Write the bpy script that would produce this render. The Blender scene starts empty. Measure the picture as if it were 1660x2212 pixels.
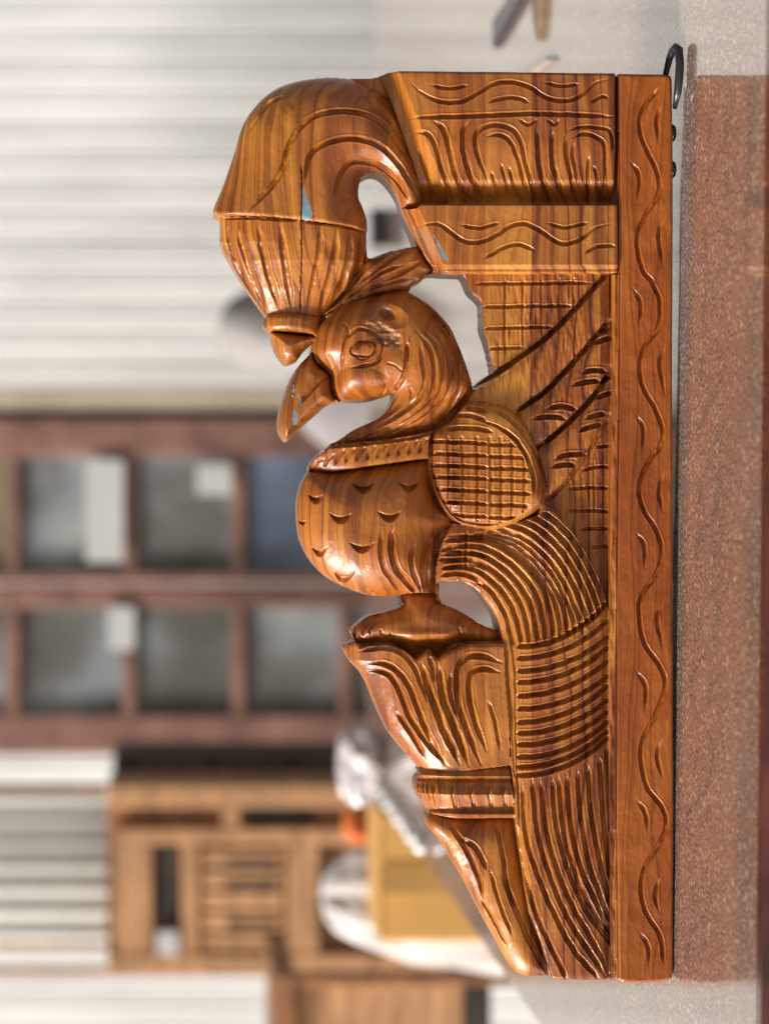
import bpy, math, random
import numpy as np
from mathutils import Matrix, Vector
random.seed(4)
rng = np.random.RandomState(7)
C = bpy.context.scene.collection

# ------------------------------------------------------------------ camera, sky, sun, exposure
S = 1 / 3277.8                 # metres per carving unit (see px() below)
CAM_D, CAM_H, F = 1.8, (1452 - 400) / 3277.8, 5900.0
cam = bpy.data.cameras.new('camera'); co = bpy.data.objects.new('camera', cam); C.objects.link(co)
co.matrix_world = Matrix(((0, 1, 0, 0), (0, 0, -1, -CAM_D), (-1, 0, 0, CAM_H), (0, 0, 0, 1)))
cam.sensor_fit = 'VERTICAL'; cam.sensor_height = 36; cam.sensor_width = 27
cam.lens = F / 2211 * 36; cam.shift_x = 430 / 2211
cam.clip_start = .05; cam.clip_end = 500
cam.dof.use_dof = True; cam.dof.focus_distance = CAM_D - .004; cam.dof.aperture_fstop = 5.8
bpy.context.scene.camera = co

SUN_DIR = Vector((-.86, -.34, .58)).normalized()   # towards the sun
w = bpy.data.worlds.new('World'); bpy.context.scene.world = w; w.use_nodes = True
nt = w.node_tree; bg = nt.nodes['Background']
sky = nt.nodes.new('ShaderNodeTexSky'); sky.sky_type = 'NISHITA'; sky.sun_disc = False
sky.sun_elevation = math.asin(SUN_DIR.z); sky.sun_rotation = math.atan2(SUN_DIR.x, SUN_DIR.y)
sky.dust_density = 6; sky.air_density = 1.0; sky.ozone_density = 1
hs = nt.nodes.new('ShaderNodeHueSaturation'); hs.inputs['Saturation'].default_value = .12
nt.links.new(sky.outputs[0], hs.inputs['Color']); nt.links.new(hs.outputs[0], bg.inputs[0])
bg.inputs[1].default_value = .072
sl = bpy.data.lights.new('sun', 'SUN'); sl.energy = 4.2; sl.angle = math.radians(15); sl.color = (1, .965, .925)
so = bpy.data.objects.new('sun', sl); C.objects.link(so); so.rotation_euler = SUN_DIR.to_track_quat('Z', 'Y').to_euler()
vs = bpy.context.scene.view_settings
vs.view_transform = 'Standard'; vs.look = 'None'; vs.gamma = 1; vs.exposure = 0.34

# ------------------------------------------------------------------ object helpers
def tag(o, label=None, cat=None, group=None, kind=None):
    if label: o['label'] = label
    if cat: o['category'] = cat
    if group: o['group'] = group
    if kind: o['kind'] = kind
    return o

def empty(name, loc=(0, 0, 0), rot=(0, 0, 0)):
    o = bpy.data.objects.new(name, None); C.objects.link(o); o.location = loc; o.rotation_euler = rot
    o.empty_display_size = .05
    return o

def mesh_obj(name, v, f, m, parent=None, smooth=False):
    me = bpy.data.meshes.new(name); me.from_pydata([tuple(p) for p in v], [], [tuple(q) for q in f]); me.update()
    if smooth: me.shade_smooth()
    if m: me.materials.append(m)
    o = bpy.data.objects.new(name, me); C.objects.link(o); o.parent = parent
    return o

class MB:
    def __init__(s): s.v = []; s.f = []
    def add(s, v, f):
        n = len(s.v); s.v += [tuple(p) for p in v]; s.f += [tuple(i + n for i in q) for q in f]; return s
    def box(s, c, d, b=.0, rz=0):
        """box centred at c with size d and bevel b on all edges"""
        x, y, z = [k / 2 for k in d]; b = min(b, x * .9, y * .9, z * .9)
        pts = []
        if b <= 0:
            pts = [(i * x, j * y, k * z) for i in (-1, 1) for j in (-1, 1) for k in (-1, 1)]
            fs = [(0, 1, 3, 2), (4, 6, 7, 5), (0, 4, 5, 1), (2, 3, 7, 6), (0, 2, 6, 4), (1, 5, 7, 3)]
        else:
            idx = {}
            for i in (-1, 1):
                for j in (-1, 1):
                    for k in (-1, 1):
                        for a in range(3):
                            p = [i * x, j * y, k * z]
                            for q in range(3):
                                if q != a: p[q] -= (i, j, k)[q] * b
                            idx[i, j, k, a] = len(pts); pts.append(tuple(p))
            fs = []
            for a in range(3):
                o1, o2 = [(1, 2), (2, 0), (0, 1)][a]
                for sgn in (-1, 1):
                    q = []
                    for e1, e2 in ((-1, -1), (1, -1), (1, 1), (-1, 1)):
                        t = [0, 0, 0]; t[a] = sgn; t[o1] = e1; t[o2] = e2; q.append(idx[t[0], t[1], t[2], a])
                    fs.append(tuple(q if sgn > 0 else q[::-1]))
            for a in range(3):     # edge bevels along axis a
                o1, o2 = [(1, 2), (2, 0), (0, 1)][a]
                for e1 in (-1, 1):
                    for e2 in (-1, 1):
                        def g(sa, face):
                            t = [0, 0, 0]; t[a] = sa; t[o1] = e1; t[o2] = e2; return idx[t[0], t[1], t[2], face]
                        q = [g(-1, o1), g(1, o1), g(1, o2), g(-1, o2)]
                        fs.append(tuple(q if e1 * e2 < 0 else q[::-1]))
            for i in (-1, 1):
                for j in (-1, 1):
                    for k in (-1, 1):
                        q = [idx[i, j, k, 0], idx[i, j, k, 1], idx[i, j, k, 2]]
                        fs.append(tuple(q if i * j * k > 0 else q[::-1]))
        cs, sn = math.cos(rz), math.sin(rz)
        pts = [(c[0] + p[0] * cs - p[1] * sn, c[1] + p[0] * sn + p[1] * cs, c[2] + p[2]) for p in pts]
        return s.add(pts, fs)
    def tube(s, path, r, n=10, cap=True):
        path = [Vector(p) for p in path]; rings = []
        up = Vector((0, 0, 1))
        for i, p in enumerate(path):
            t = (path[min(i + 1, len(path) - 1)] - path[max(i - 1, 0)]).normalized()
            a = t.cross(up); a = (a if a.length > .05 else t.cross(Vector((1, 0, 0)))).normalized(); b = t.cross(a)
            rr = r[i] if isinstance(r, (list, tuple)) else r
            rings.append([p + (a * math.cos(k * 2 * math.pi / n) + b * math.sin(k * 2 * math.pi / n)) * rr for k in range(n)])
        v = [q for rg in rings for q in rg]; f = []
        for i in range(len(path) - 1):
            for k in range(n): f.append((i * n + k, i * n + (k + 1) % n, (i + 1) * n + (k + 1) % n, (i + 1) * n + k))
        if cap: f += [tuple(range(n))[::-1], tuple(range((len(path) - 1) * n, len(path) * n))]
        return s.add(v, f)
    def lathe(s, prof, c, n=24):
        v = []; f = []
        for r, z in prof:
            for k in range(n): v.append((c[0] + r * math.cos(k * 2 * math.pi / n), c[1] + r * math.sin(k * 2 * math.pi / n), c[2] + z))
        for i in range(len(prof) - 1):
            for k in range(n): f.append((i * n + k, i * n + (k + 1) % n, (i + 1) * n + (k + 1) % n, (i + 1) * n + k))
        return s.add(v, f)
    def build(s, name, m, parent=None, smooth=False): return mesh_obj(name, s.v, s.f, m, parent, smooth)

def smooth_noise(shape, cell, seed):
    """smooth value noise on a grid, cell in samples"""
    r = np.random.RandomState(seed)
    cy, cx = (cell, cell) if np.isscalar(cell) else cell
    gy, gx = int(shape[0] / cy) + 3, int(shape[1] / cx) + 3
    g = r.rand(gy, gx) * 2 - 1
    y = np.arange(shape[0]) / cy; x = np.arange(shape[1]) / cx
    iy, ix = y.astype(int), x.astype(int); fy, fx = y - iy, x - ix
    fy = (fy * fy * (3 - 2 * fy))[:, None]; fx = (fx * fx * (3 - 2 * fx))[None]
    a = g[np.ix_(iy, ix)]; b = g[np.ix_(iy, ix + 1)]; c = g[np.ix_(iy + 1, ix)]; d = g[np.ix_(iy + 1, ix + 1)]
    return (a * (1 - fx) + b * fx) * (1 - fy) + (c * (1 - fx) + d * fx) * fy

# ------------------------------------------------------------------ materials
def new_mat(name):
    m = bpy.data.materials.new(name); m.use_nodes = True
    return m, m.node_tree, m.node_tree.nodes['Principled BSDF']
def N(nt, t, **kw):
    n = nt.nodes.new('ShaderNode' + t)
    for k, v in kw.items():
        if k in n.inputs: n.inputs[k].default_value = v
        else: setattr(n, k, v)
    return n
def ramp(nt, src, stops, interp='LINEAR'):
    r = nt.nodes.new('ShaderNodeValToRGB'); e = r.color_ramp; e.interpolation = interp
    while len(e.elements) < len(stops): e.elements.new(.5)
    for el, (p, c) in zip(e.elements, stops):
        el.position = p; el.color = (*c, 1) if len(c) == 3 else c
    nt.links.new(src, r.inputs[0]); return r.outputs[0]
def mix(nt, a, b, fac, mode='MIX'):
    n = nt.nodes.new('ShaderNodeMix'); n.data_type = 'RGBA'; n.blend_type = mode
    for sock, v in ((n.inputs[0], fac), (n.inputs[6], a), (n.inputs[7], b)):
        if isinstance(v, (int, float)): sock.default_value = v
        elif isinstance(v, tuple): sock.default_value = (*v, 1)
        else: nt.links.new(v, sock)
    return n.outputs[2]
def math_n(nt, op, a, b=0.0, clamp=False):
    n = nt.nodes.new('ShaderNodeMath'); n.operation = op; n.use_clamp = clamp
    for s, v in zip(n.inputs, (a, b)):
        if isinstance(v, (int, float)): s.default_value = v
        else: nt.links.new(v, s)
    return n.outputs[0]
def mapping(nt, src, scale, loc=(0, 0, 0)):
    n = nt.nodes.new('ShaderNodeMapping'); n.inputs['Scale'].default_value = scale; n.inputs['Location'].default_value = loc
    nt.links.new(src, n.inputs[0]); return n.outputs[0]

def teak():
    m, nt, b = new_mat('varnished_teak'); L = nt.links.new
    tc = nt.nodes.new('ShaderNodeTexCoord').outputs['Object']
    sep = nt.nodes.new('ShaderNodeSeparateXYZ'); L(tc, sep.inputs[0])
    X, Y, Z = sep.outputs
    # growth rings: sheets running along the board, bent by slow noise
    n1 = N(nt, 'TexNoise', Scale=1.0, Detail=3, Roughness=.5); L(mapping(nt, tc, (2.6, 13, 13)), n1.inputs[0])
    n2 = N(nt, 'TexNoise', Scale=1.0, Detail=2); L(mapping(nt, tc, (7, 60, 60)), n2.inputs[0])
    v = math_n(nt, 'MULTIPLY', Z, 1.0)
    v = math_n(nt, 'ADD', v, math_n(nt, 'MULTIPLY', Y, .75))
    v = math_n(nt, 'ADD', v, math_n(nt, 'MULTIPLY', n1.outputs[0], .075))
    v = math_n(nt, 'ADD', v, math_n(nt, 'MULTIPLY', n2.outputs[0], .006))
    # board-to-board change: every glued board has its own ring offset and tone
    board = ramp(nt, math_n(nt, 'MULTIPLY', Z, 1 / .31), [
        (0, (.30,) * 3), (.115, (.55,) * 3), (.297, (.95,) * 3), (.3956, (.1,) * 3), (.7888, (.62,) * 3)], 'CONSTANT')
    v = math_n(nt, 'ADD', v, math_n(nt, 'MULTIPLY', board, .37))
    vv = nt.nodes.new('ShaderNodeCombineXYZ'); L(v, vv.inputs[0]); 
    ring = N(nt, 'TexNoise', Scale=120.0, Detail=4, Roughness=.62); ring.noise_dimensions = '1D'; L(v, ring.inputs['W'])
    ring2 = N(nt, 'TexNoise', Scale=420.0, Detail=2, Roughness=.5); ring2.noise_dimensions = '1D'; L(v, ring2.inputs['W'])
    base = ramp(nt, ring.outputs[0], [(.28, (.12, .030, .008)), (.38, (.28, .073, .013)), (.50, (.41, .122, .019)), (.62, (.49, .170, .026)), (.75, (.57, .240, .044))])
    dark = ramp(nt, ring2.outputs[0], [(.34, (.40, .30, .26)), (.41, (.92, .88, .85)), (.6, (1, 1, 1))])
    col = mix(nt, base, dark, .85, 'MULTIPLY')
    flat = ramp(nt, math_n(nt, 'MULTIPLY', Z, 1 / .31), [(0, (.42,) * 3), (.115, (.0,) * 3), (.297, (.5,) * 3), (.3956, (.32,) * 3), (.7888, (.08,) * 3)], 'CONSTANT')
    col = mix(nt, col, (.41, .122, .016), flat)
    # sapwood board between x = .285 and .31 of the height is paler, lower board is darker and streaky
    tone = ramp(nt, math_n(nt, 'MULTIPLY', Z, 1 / .31), [
        (0, (.86, .68, .50)), (.115, (.84, .76, .70)), (.297, (1.28, 1.5, 1.5)), (.3956, (1.0, .95, .75)), (.7888, (1.12, 1.22, .9))], 'CONSTANT')
    col = mix(nt, col, tone, 1.0, 'MULTIPLY')
    # large cloudy variation
    n3 = N(nt, 'TexNoise', Scale=1.0, Detail=3); L(mapping(nt, tc, (9, 22, 22), (3, 1, 7)), n3.inputs[0])
    col = mix(nt, col, ramp(nt, n3.outputs[0], [(.3, (.62, .53, .5)), (.5, (.92, .92, .92)), (.70, (1.12, 1.38, 1.4))]), .9, 'MULTIPLY')
    # fibres and pores
    n4 = N(nt, 'TexNoise', Scale=1.0, Detail=3, Roughness=.7); L(mapping(nt, tc, (90, 1300, 1300)), n4.inputs[0])
    col = mix(nt, col, ramp(nt, n4.outputs[0], [(.28, (.55, .48, .44)), (.42, (1, 1, 1))]), .5, 'MULTIPLY')
    ch = nt.nodes.new('ShaderNodeAttribute'); ch.attribute_name = 'wear'
    sc = nt.nodes.new('ShaderNodeSeparateColor'); L(ch.outputs[0], sc.inputs[0])
    n5 = N(nt, 'TexNoise', Scale=380.0, Detail=4, Roughness=.6); L(tc, n5.inputs[0])
    fac = math_n(nt, 'MULTIPLY', math_n(nt, 'SUBTRACT', math_n(nt, 'ADD', sc.outputs[0], math_n(nt, 'MULTIPLY', n5.outputs[0], 1.5)), 1.42), 9, True)
    blue = mix(nt, (.10, .20, .25), (.24, .36, .38), n5.outputs[0])
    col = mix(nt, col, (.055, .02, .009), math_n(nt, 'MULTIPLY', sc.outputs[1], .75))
    col = mix(nt, col, (.29, .16, .09), math_n(nt, 'MULTIPLY', sc.outputs[2], .6))
    col = mix(nt, col, blue, fac)
    L(col, b.inputs['Base Color'])
    b.inputs['Roughness'].default_value = .42
    b.inputs['Coat Weight'].default_value = .85; b.inputs['Coat IOR'].default_value = 1.45; b.inputs['Specular IOR Level'].default_value = .3
    L(math_n(nt, 'SUBTRACT', .88, math_n(nt, 'MULTIPLY', math_n(nt, 'ADD', sc.outputs[2], fac, True), .7)), b.inputs['Coat Weight'])
    n8 = N(nt, 'TexNoise', Scale=34.0, Detail=5, Roughness=.7); L(tc, n8.inputs[0])
    L(ramp(nt, n8.outputs[0], [(.33, (.05,) * 3), (.52, (.11,) * 3), (.70, (.34,) * 3)]), b.inputs['Coat Roughness'])
    # brushed varnish: slight waviness and raised fibres
    bp = N(nt, 'Bump', Strength=.35, Distance=.0006); L(n4.outputs[0], bp.inputs['Height'])
    n6 = N(nt, 'TexNoise', Scale=210.0, Detail=3, Roughness=.6); L(mapping(nt, tc, (.6, 1, 1)), n6.inputs[0])
    bp2 = N(nt, 'Bump', Strength=.30, Distance=.0007); L(n6.outputs[0], bp2.inputs['Height']); L(bp.outputs[0], bp2.inputs['Normal'])
    L(bp2.outputs[0], b.inputs['Normal']); L(bp2.outputs[0], b.inputs['Coat Normal'])
    return m
TEAK = teak()

def simple(name, col, rough=.5, var=.15, scale=8.0, metal=0, coat=0, stretch=(1, 1, 1), bump=0, spec=.5):
    m, nt, b = new_mat(name); L = nt.links.new
    tc = nt.nodes.new('ShaderNodeTexCoord').outputs['Object']
    n = N(nt, 'TexNoise', Scale=scale, Detail=5, Roughness=.6); L(mapping(nt, tc, stretch), n.inputs[0])
    lo = tuple(c * (1 - var * 2) for c in col); hi = tuple(min(1, c * (1 + var * 1.4)) for c in col)
    L(ramp(nt, n.outputs[0], [(.3, lo), (.7, hi)]), b.inputs['Base Color'])
    b.inputs['Roughness'].default_value = rough; b.inputs['Metallic'].default_value = metal; b.inputs['Coat Weight'].default_value = coat
    b.inputs['Specular IOR Level'].default_value = spec
    if bump:
        bp = N(nt, 'Bump', Strength=bump, Distance=.002); L(n.outputs[0], bp.inputs['Height']); L(bp.outputs[0], b.inputs['Normal'])
    return m

# ------------------------------------------------------------------ the carving: a worked height field, cut part by part
ST = 1.5                                            # grid step, carving units
X0, Y0 = 452.0, 146.0
NX, NY = int((1462 - X0) / ST) + 1, int((2132 - Y0) / ST) + 1
gx = X0 + np.arange(NX) * ST; gy = Y0 + np.arange(NY) * ST
GX, GY = np.meshgrid(gx, gy)                        # [row (along the rail), column (height)]
BACK = -140.0

def zt(ox, oy, k): return lambda *p: [(ox + k * a, oy + k * b) for a, b in p]
ZA = zt(427.5, 132.7, .3109); ZB = zt(810.8, 132.7, .4218); ZC = zt(552.8, 589.7, .3108); ZD = zt(884.5, 560.2, .3552)
ZE = zt(604.4, 958.2, .3108); ZF = zt(869.8, 1090.9, .3641); ZG = zt(722.4, 1282.6, .2664); ZH = zt(884.5, 1584.8, .3552)
ZI = zt(1289.9, 73.7, .4666); ZJ = zt(1289.9, 1105.7, .5)

def spline(p, step=5.0, closed=False):
    p = np.array(p, float)
    if len(p) == 2: 
        n = max(2, int(np.hypot(*(p[1] - p[0])) / step)); return p[0] + (p[1] - p[0]) * np.linspace(0, 1, n)[:, None]
    q = np.vstack([p[-1], p, p[0], p[1]]) if closed else np.vstack([2 * p[0] - p[1], p, 2 * p[-1] - p[-2]])
    out = []
    for i in range(1, len(q) - 2):
        a, b, c, d = q[i - 1:i + 3]
        n = max(1, int(np.hypot(*(c - b)) / step)); t = (np.arange(n) / n)[:, None]
        out.append(.5 * ((2 * b) + (c - a) * t + (2 * a - 5 * b + 4 * c - d) * t ** 2 + (-a + 3 * b - 3 * c + d) * t ** 3))
    if not closed: out.append(p[-1:])
    return np.vstack(out)

def dist_field(pl, margin, closed):
    """distance, nearest point and arc parameter of a polyline on the grid, up to margin"""
    D = np.full((NY, NX), float(margin)); PX = GX.copy(); PY = GY.copy(); T = np.zeros((NY, NX)); Sg = np.zeros((NY, NX))
    q = np.vstack([pl, pl[:1]]) if closed else pl
    seg = np.hypot(*(q[1:] - q[:-1]).T); cum = np.concatenate([[0], np.cumsum(seg)]); tot = max(cum[-1], 1e-6)
    for i in range(len(q) - 1):
        a, b = q[i], q[i + 1]; l = seg[i]
        if l < 1e-6: continue
        c0 = max(0, int((min(a[0], b[0]) - margin - X0) / ST)); c1 = min(NX, int((max(a[0], b[0]) + margin - X0) / ST) + 2)
        r0 = max(0, int((min(a[1], b[1]) - margin - Y0) / ST)); r1 = min(NY, int((max(a[1], b[1]) + margin - Y0) / ST) + 2)
        if c0 >= c1 or r0 >= r1: continue
        x = GX[r0:r1, c0:c1]; y = GY[r0:r1, c0:c1]; dx, dy = (b - a) / l
        t = np.clip((x - a[0]) * dx + (y - a[1]) * dy, 0, l)
        nx, ny = a[0] + dx * t, a[1] + dy * t; d = np.hypot(x - nx, y - ny)
        k = d < D[r0:r1, c0:c1]
        D[r0:r1, c0:c1][k] = d[k]; PX[r0:r1, c0:c1][k] = nx[k]; PY[r0:r1, c0:c1][k] = ny[k]
        T[r0:r1, c0:c1][k] = ((cum[i] + t) / tot)[k]; Sg[r0:r1, c0:c1][k] = (dx * (y - a[1]) - dy * (x - a[0]))[k]
    return D, PX, PY, T, Sg, tot

def inside(pl, sx=0.0, sy=0.0):
    inc = np.zeros((NY, NX + 1), int); q = np.vstack([pl, pl[:1]])
    for (ax, ay), (bx, by) in zip(q[:-1], q[1:]):
        if ay == by: continue
        lo, hi = min(ay, by), max(ay, by)
        r0 = max(0, math.ceil((lo - Y0 - sy) / ST)); r1 = min(NY - 1, math.ceil((hi - Y0 - sy) / ST) - 1)
        if r1 < r0: continue
        rr = np.arange(r0, r1 + 1); yy = Y0 + sy + rr * ST
        xc = ax + (bx - ax) * (yy - ay) / (by - ay)
        cc = np.clip(np.ceil((xc - X0 - sx) / ST).astype(int), 0, NX); np.add.at(inc, (rr, cc), 1)
    return (np.cumsum(inc, 1)[:, :NX] % 2) == 1

OUT = np.vstack([spline(s, 4) for s in [
    ZA((110, 1040), (115, 1000), (180, 840), (250, 640), (300, 470), (360, 350), (480, 220), (600, 150), (750, 110), (920, 93), (1010, 98), (1070, 102)),
    ZA((1075, 100), (1200, 100)), [(800.6, 163.8), (824, 160)], [(824, 160), (838, 154.5)], [(838, 154), (1000, 155), (1320, 159), (1434, 160.5)],
    [(1434, 160.5), (1446, 163), (1450, 172)], [(1450, 172), (1452, 400), (1451, 800), (1452, 1200), (1453, 1262), (1451, 1300), (1453, 1700), (1452, 2100)],
    [(1452, 2100), (1448, 2114), (1437, 2119)], [(1437, 2119), (1400, 2122), (1342, 2121)], [(1342, 2118), (1300, 2118), (1200, 2116), (1140, 2114)],
    ZH((720, 1490), (690, 1480), (640, 1450), (560, 1310), (440, 1090), (380, 970), (300, 830), (200, 670), (130, 590), (115, 540), (128, 500)),
    ZH((128, 494), (100, 440), (60, 390), (45, 340), (52, 290), (75, 262)), ZH((75, 258), (66, 240), (80, 222)),
    ZG((705, 1435), (590, 1310), (450, 1130), (350, 920), (280, 750), (225, 650)), ZG((222, 645), (190, 615), (130, 545), (90, 460), (95, 425), (172, 382)),
    ZG((172, 382), (148, 325), (158, 290), (280, 190), (420, 155), (540, 118), (556, 70), (545, 28)),
    ZE((842, 1052), (740, 1065), (600, 1050), (440, 990), (320, 920), (220, 810), (150, 670), (128, 520), (130, 380), (160, 270), (203, 192)),
    ZE((208, 180), (210, 150), (260, 80), (340, 20)), ZC((508, 1203), (530, 1180), (580, 1160), (700, 1080), (850, 1010), (925, 940), (955, 880), (963, 832)),
    ZC((955, 826), (900, 850), (800, 878), (680, 882), (600, 880)), ZC((596, 880), (575, 897), (552, 888)),
    ZC((548, 886), (480, 930), (400, 1000), (300, 1090), (240, 1150), (210, 1165), (180, 1130), (160, 1070), (165, 980), (200, 850), (240, 740), (300, 640), (380, 555), (395, 520), (405, 475)),
    ZC((402, 475), (345, 525), (305, 580), (280, 605), (215, 622), (180, 590), (140, 530), (115, 450), (108, 400)),
    ZC((106, 392), (72, 372), (55, 342), (72, 302), (90, 282)), ZA((470, 1742), (350, 1570), (230, 1380), (165, 1250), (155, 1180), (158, 1100), (152, 1066)), ZA((150, 1062), (110, 1042))]])
H1 = np.vstack([spline(s, 4) for s in [ZA((1120, 880), (1135, 810), (1190, 768), (1260, 768), (1335, 830), (1400, 930), (1440, 1050), (1490, 1170), (1528, 1272)),
                                      ZA((1525, 1276), (1445, 1283), (1360, 1300), (1280, 1328), (1195, 1358)), ZA((1190, 1350), (1183, 1250), (1180, 1100), (1150, 1000), (1124, 940), (1120, 880))]])
def rough_line(pl, amp, seed):
    r = np.random.RandomState(seed); n = r.rand(len(pl), 2) - .5; return pl + n * amp * 2
H2 = np.vstack([rough_line(spline([(919, 594), (930, 589), (985, 591), (1004, 594), (1021, 628), (1044, 654), (1046, 702), (1062, 759), (1071, 802)], 5), 1.1, 3),
                spline([(1068, 804), (1055, 811), (1026, 835)], 4), spline([(1025, 835), (1019.5, 816), (1005, 773), (991, 738), (973, 702), (938, 663), (906, 640), (885, 629)], 4),
                rough_line(spline([(884, 627), (889, 622), (891, 614), (905, 607), (916, 601)], 4), 1.2, 5)])
H3 = np.vstack([rough_line(spline(ZE((1112, 962), (1150, 955), (1180, 962), (1280, 965), (1380, 1020), (1450, 1110), (1505, 1200), (1528, 1290)), 4), .4, 8),
                rough_line(spline(ZE((1500, 1300), (1410, 1262), (1300, 1190), (1200, 1140), (1145, 1120), (1120, 1085), (1112, 1040), (1120, 1000)), 4), .9, 9)])
SIL = [OUT, H1, H2, H3]

H = np.full((NY, NX), -34.0); LAB = np.zeros((NY, NX), int); NAMES = ['back_panel']
WEAR = np.zeros((NY, NX, 3))
def sm(x): x = np.clip(x, 0, 1); return x * x * (3 - 2 * x)
def dome(d, r): return np.sqrt(np.clip(1 - (1 - np.clip(d / r, 0, 1)) ** 2, 0, 1))
def box(A, k, ax):
    P = np.pad(A, [(k + 1, k) if i == ax else (0, 0) for i in (0, 1)], mode='edge'); P = np.cumsum(P, ax)
    n = A.shape[ax]; return (np.take(P, range(2 * k + 1, 2 * k + 1 + n), ax) - np.take(P, range(0, n), ax)) / (2 * k + 1)
def layer(name, pl, fn, margin=130, keep=None, smoothed=True, shape=None):
    pl = spline(pl, 5, True) if smoothed else np.array(pl, float)
    m0 = m = inside(pl); dp_ = pl
    if shape is not None: dp_ = spline(shape, 5, True); m = inside(dp_)
    D = dist_field(dp_, margin, True)[0]
    if margin >= 60:
        D = np.where(m, D, 0)
        for _ in range(3):
            for ax in (0, 1): D = box(D, 5, ax)
    h = fn(D); m = m0 & m
    if keep is not None: m &= keep
    H[m] = h[m]
    if name not in NAMES: NAMES.append(name)
    LAB[m] = NAMES.index(name); return m
NZ = smooth_noise((NY, NX), 9, 77) + .5 * smooth_noise((NY, NX), 4, 78)
def groove(pts, wd=6, dp=7, a=.18, b=.18, mask=None, steep=0.0):
    wd *= .95; pl = spline(pts, 5)
    if len(pl) > 5:
        w_ = rng.randn(len(pl), 2); w_ = (np.roll(w_, 1, 0) + w_ * 1.4 + np.roll(w_, -1, 0)) * .20; pl = pl + w_ * np.clip(np.minimum(np.arange(len(pl)), np.arange(len(pl))[::-1]) / 2, 0, 1)[:, None]
    mg = wd * 1.8
    D, QX, QY, T, Sg, tot = dist_field(pl, mg, False)
    tp = sm(T / a) * sm((1 - T) / b) if a > 0 else 1.0
    tp = .12 + .88 * tp
    ww = wd * (.35 + .65 * tp)
    lean = ((GX - QX) * -.6 + (GY - QY) * .8) / np.maximum(D, .3)     # shape skewed to the light: long wall faces the sun, short wall away
    u = D / (ww * (1 - .30 * lean))
    prof = np.clip(1 - u * u, 0, 1)                   # U gouge with crisp lips
    if steep: prof = prof * (1 + steep * np.sign(Sg) * np.clip(u * 2, 0, 1))
    dp = dp * (1.06 + .15 * NZ)
    g = -dp * tp * prof + .10 * dp * tp * np.exp(-((u - 1.2) / .2) ** 2)
    g[D >= mg] = 0
    if mask is not None: g = g * mask
    H[:] += g
def lay_labels(): pass

# --- bottom layer and rail
mpan = layer('back_panel', [(740, 150), (1460, 150), (1460, 2130), (900, 2130), (740, 900)], lambda D: np.full_like(D, -34.0), 5, smoothed=False)
# --- panel texture between capital and tail
for y_, a_, b_ in ((140, 400, 1130), (280, 450, 1015), (410, 462, 885), (535, 490, 705)):
    groove(ZD((a_, y_ + 4), ((a_ + b_) / 2, y_), (b_, y_ - 4)), 4.6, 7, .08, .12)
for x_, y2 in ((590, 600), (700, 560), (812, 470), (922, 380), (1010, 290)): groove(ZD((x_, 95), (x_ - 4, y2 * .6), (x_, y2)), 3.6, 4, .08, .1)
for s_ in [((1150, 1140), (1225, 1130)), ((1060, 1285), (1130, 1265), (1228, 1262)), ((970, 1395), (1100, 1388), (1228, 1390)), ((965, 1530), (1100, 1528), (1235, 1535)), ((1045, 1645), (1140, 1638), (1238, 1642)), ((1115, 1755), (1180, 1748), (1242, 1752))]:
    groove(ZD(*s_), 4.6, 8, .15, .12)
for x_, a_, b_ in ((985, 1340, 1560), (1058, 1300, 1600), (1132, 1200, 1700), (1190, 1150, 1720)): groove(ZD((x_, a_), (x_ + 3, b_)), 3.4, 4, .1, .1)
# --- feathers of the fan
lineA = ZD((1225, 60), (1000, 310), (840, 470), (640, 620), (460, 740), (380, 790))
lineB = ZD((1228, 360), (1020, 600), (830, 800), (665, 920)); lineC = ZD((1245, 640), (1130, 820), (980, 980), (830, 1115))
lineD = ZD((1235, 930), (1080, 1170), (960, 1340), (830, 1470))
layer('wing_feather', lineA + ZD((270, 960), (420, 1000), (700, 960)) + lineB[::-1], lambda D: -31 + 19 * dome(D, 34), 40, smoothed=False)
NAMES.append('wing_feather.001'); NAMES.append('wing_feather.002')
layer('wing_feather.001', lineB + ZD((640, 1000), (760, 1150)) + lineC[::-1], lambda D: -30 + 22 * dome(D, 34), 40, smoothed=False)
layer('wing_feather.002', lineC + ZD((700, 1200), (760, 1500)) + lineD[::-1], lambda D: -28 + 22 * dome(D, 30), 40, smoothed=False)
for l_ in (lineA, lineB, lineC): groove(l_, 6, 20, .04, .04)
groove([(p[0] + 3, p[1] + 3) for p in lineD], 4, 4, .05, .05)
for s_ in [((1050, 692), (1120, 675), (1202, 686)), ((985, 770), (1080, 745), (1168, 740)), ((835, 908), (930, 895), (1022, 915)), ((740, 970), (860, 958), (958, 972)),
           ((1130, 512), (1190, 484), (1238, 480)), ((1170, 442), (1222, 410)), ((1170, 742), (1232, 705)), ((1135, 846), (1232, 805)), ((1070, 972), (1130, 948), (1198, 942)),
           ((1030, 1046), (1100, 1020), (1175, 1000)), ((880, 1217), (960, 1190), (1082, 1186)), ((860, 1267), (930, 1250), (1022, 1256))]:
    groove(ZD(*s_), 6.6, 14, .25, .2)
fm = np.isin(LAB, [0] + [NAMES.index(n) for n in ('wing_feather', 'wing_feather.001', 'wing_feather.002')])
chip = smooth_noise((NY, NX), (20, 3.2), 51) * 1.8 + smooth_noise((NY, NX), (9, 2.2), 52) * .9
H += np.where(fm, chip * (.35 + .65 * np.clip(smooth_noise((NY, NX), 40, 53) + .6, 0, 1)), 0)
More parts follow.
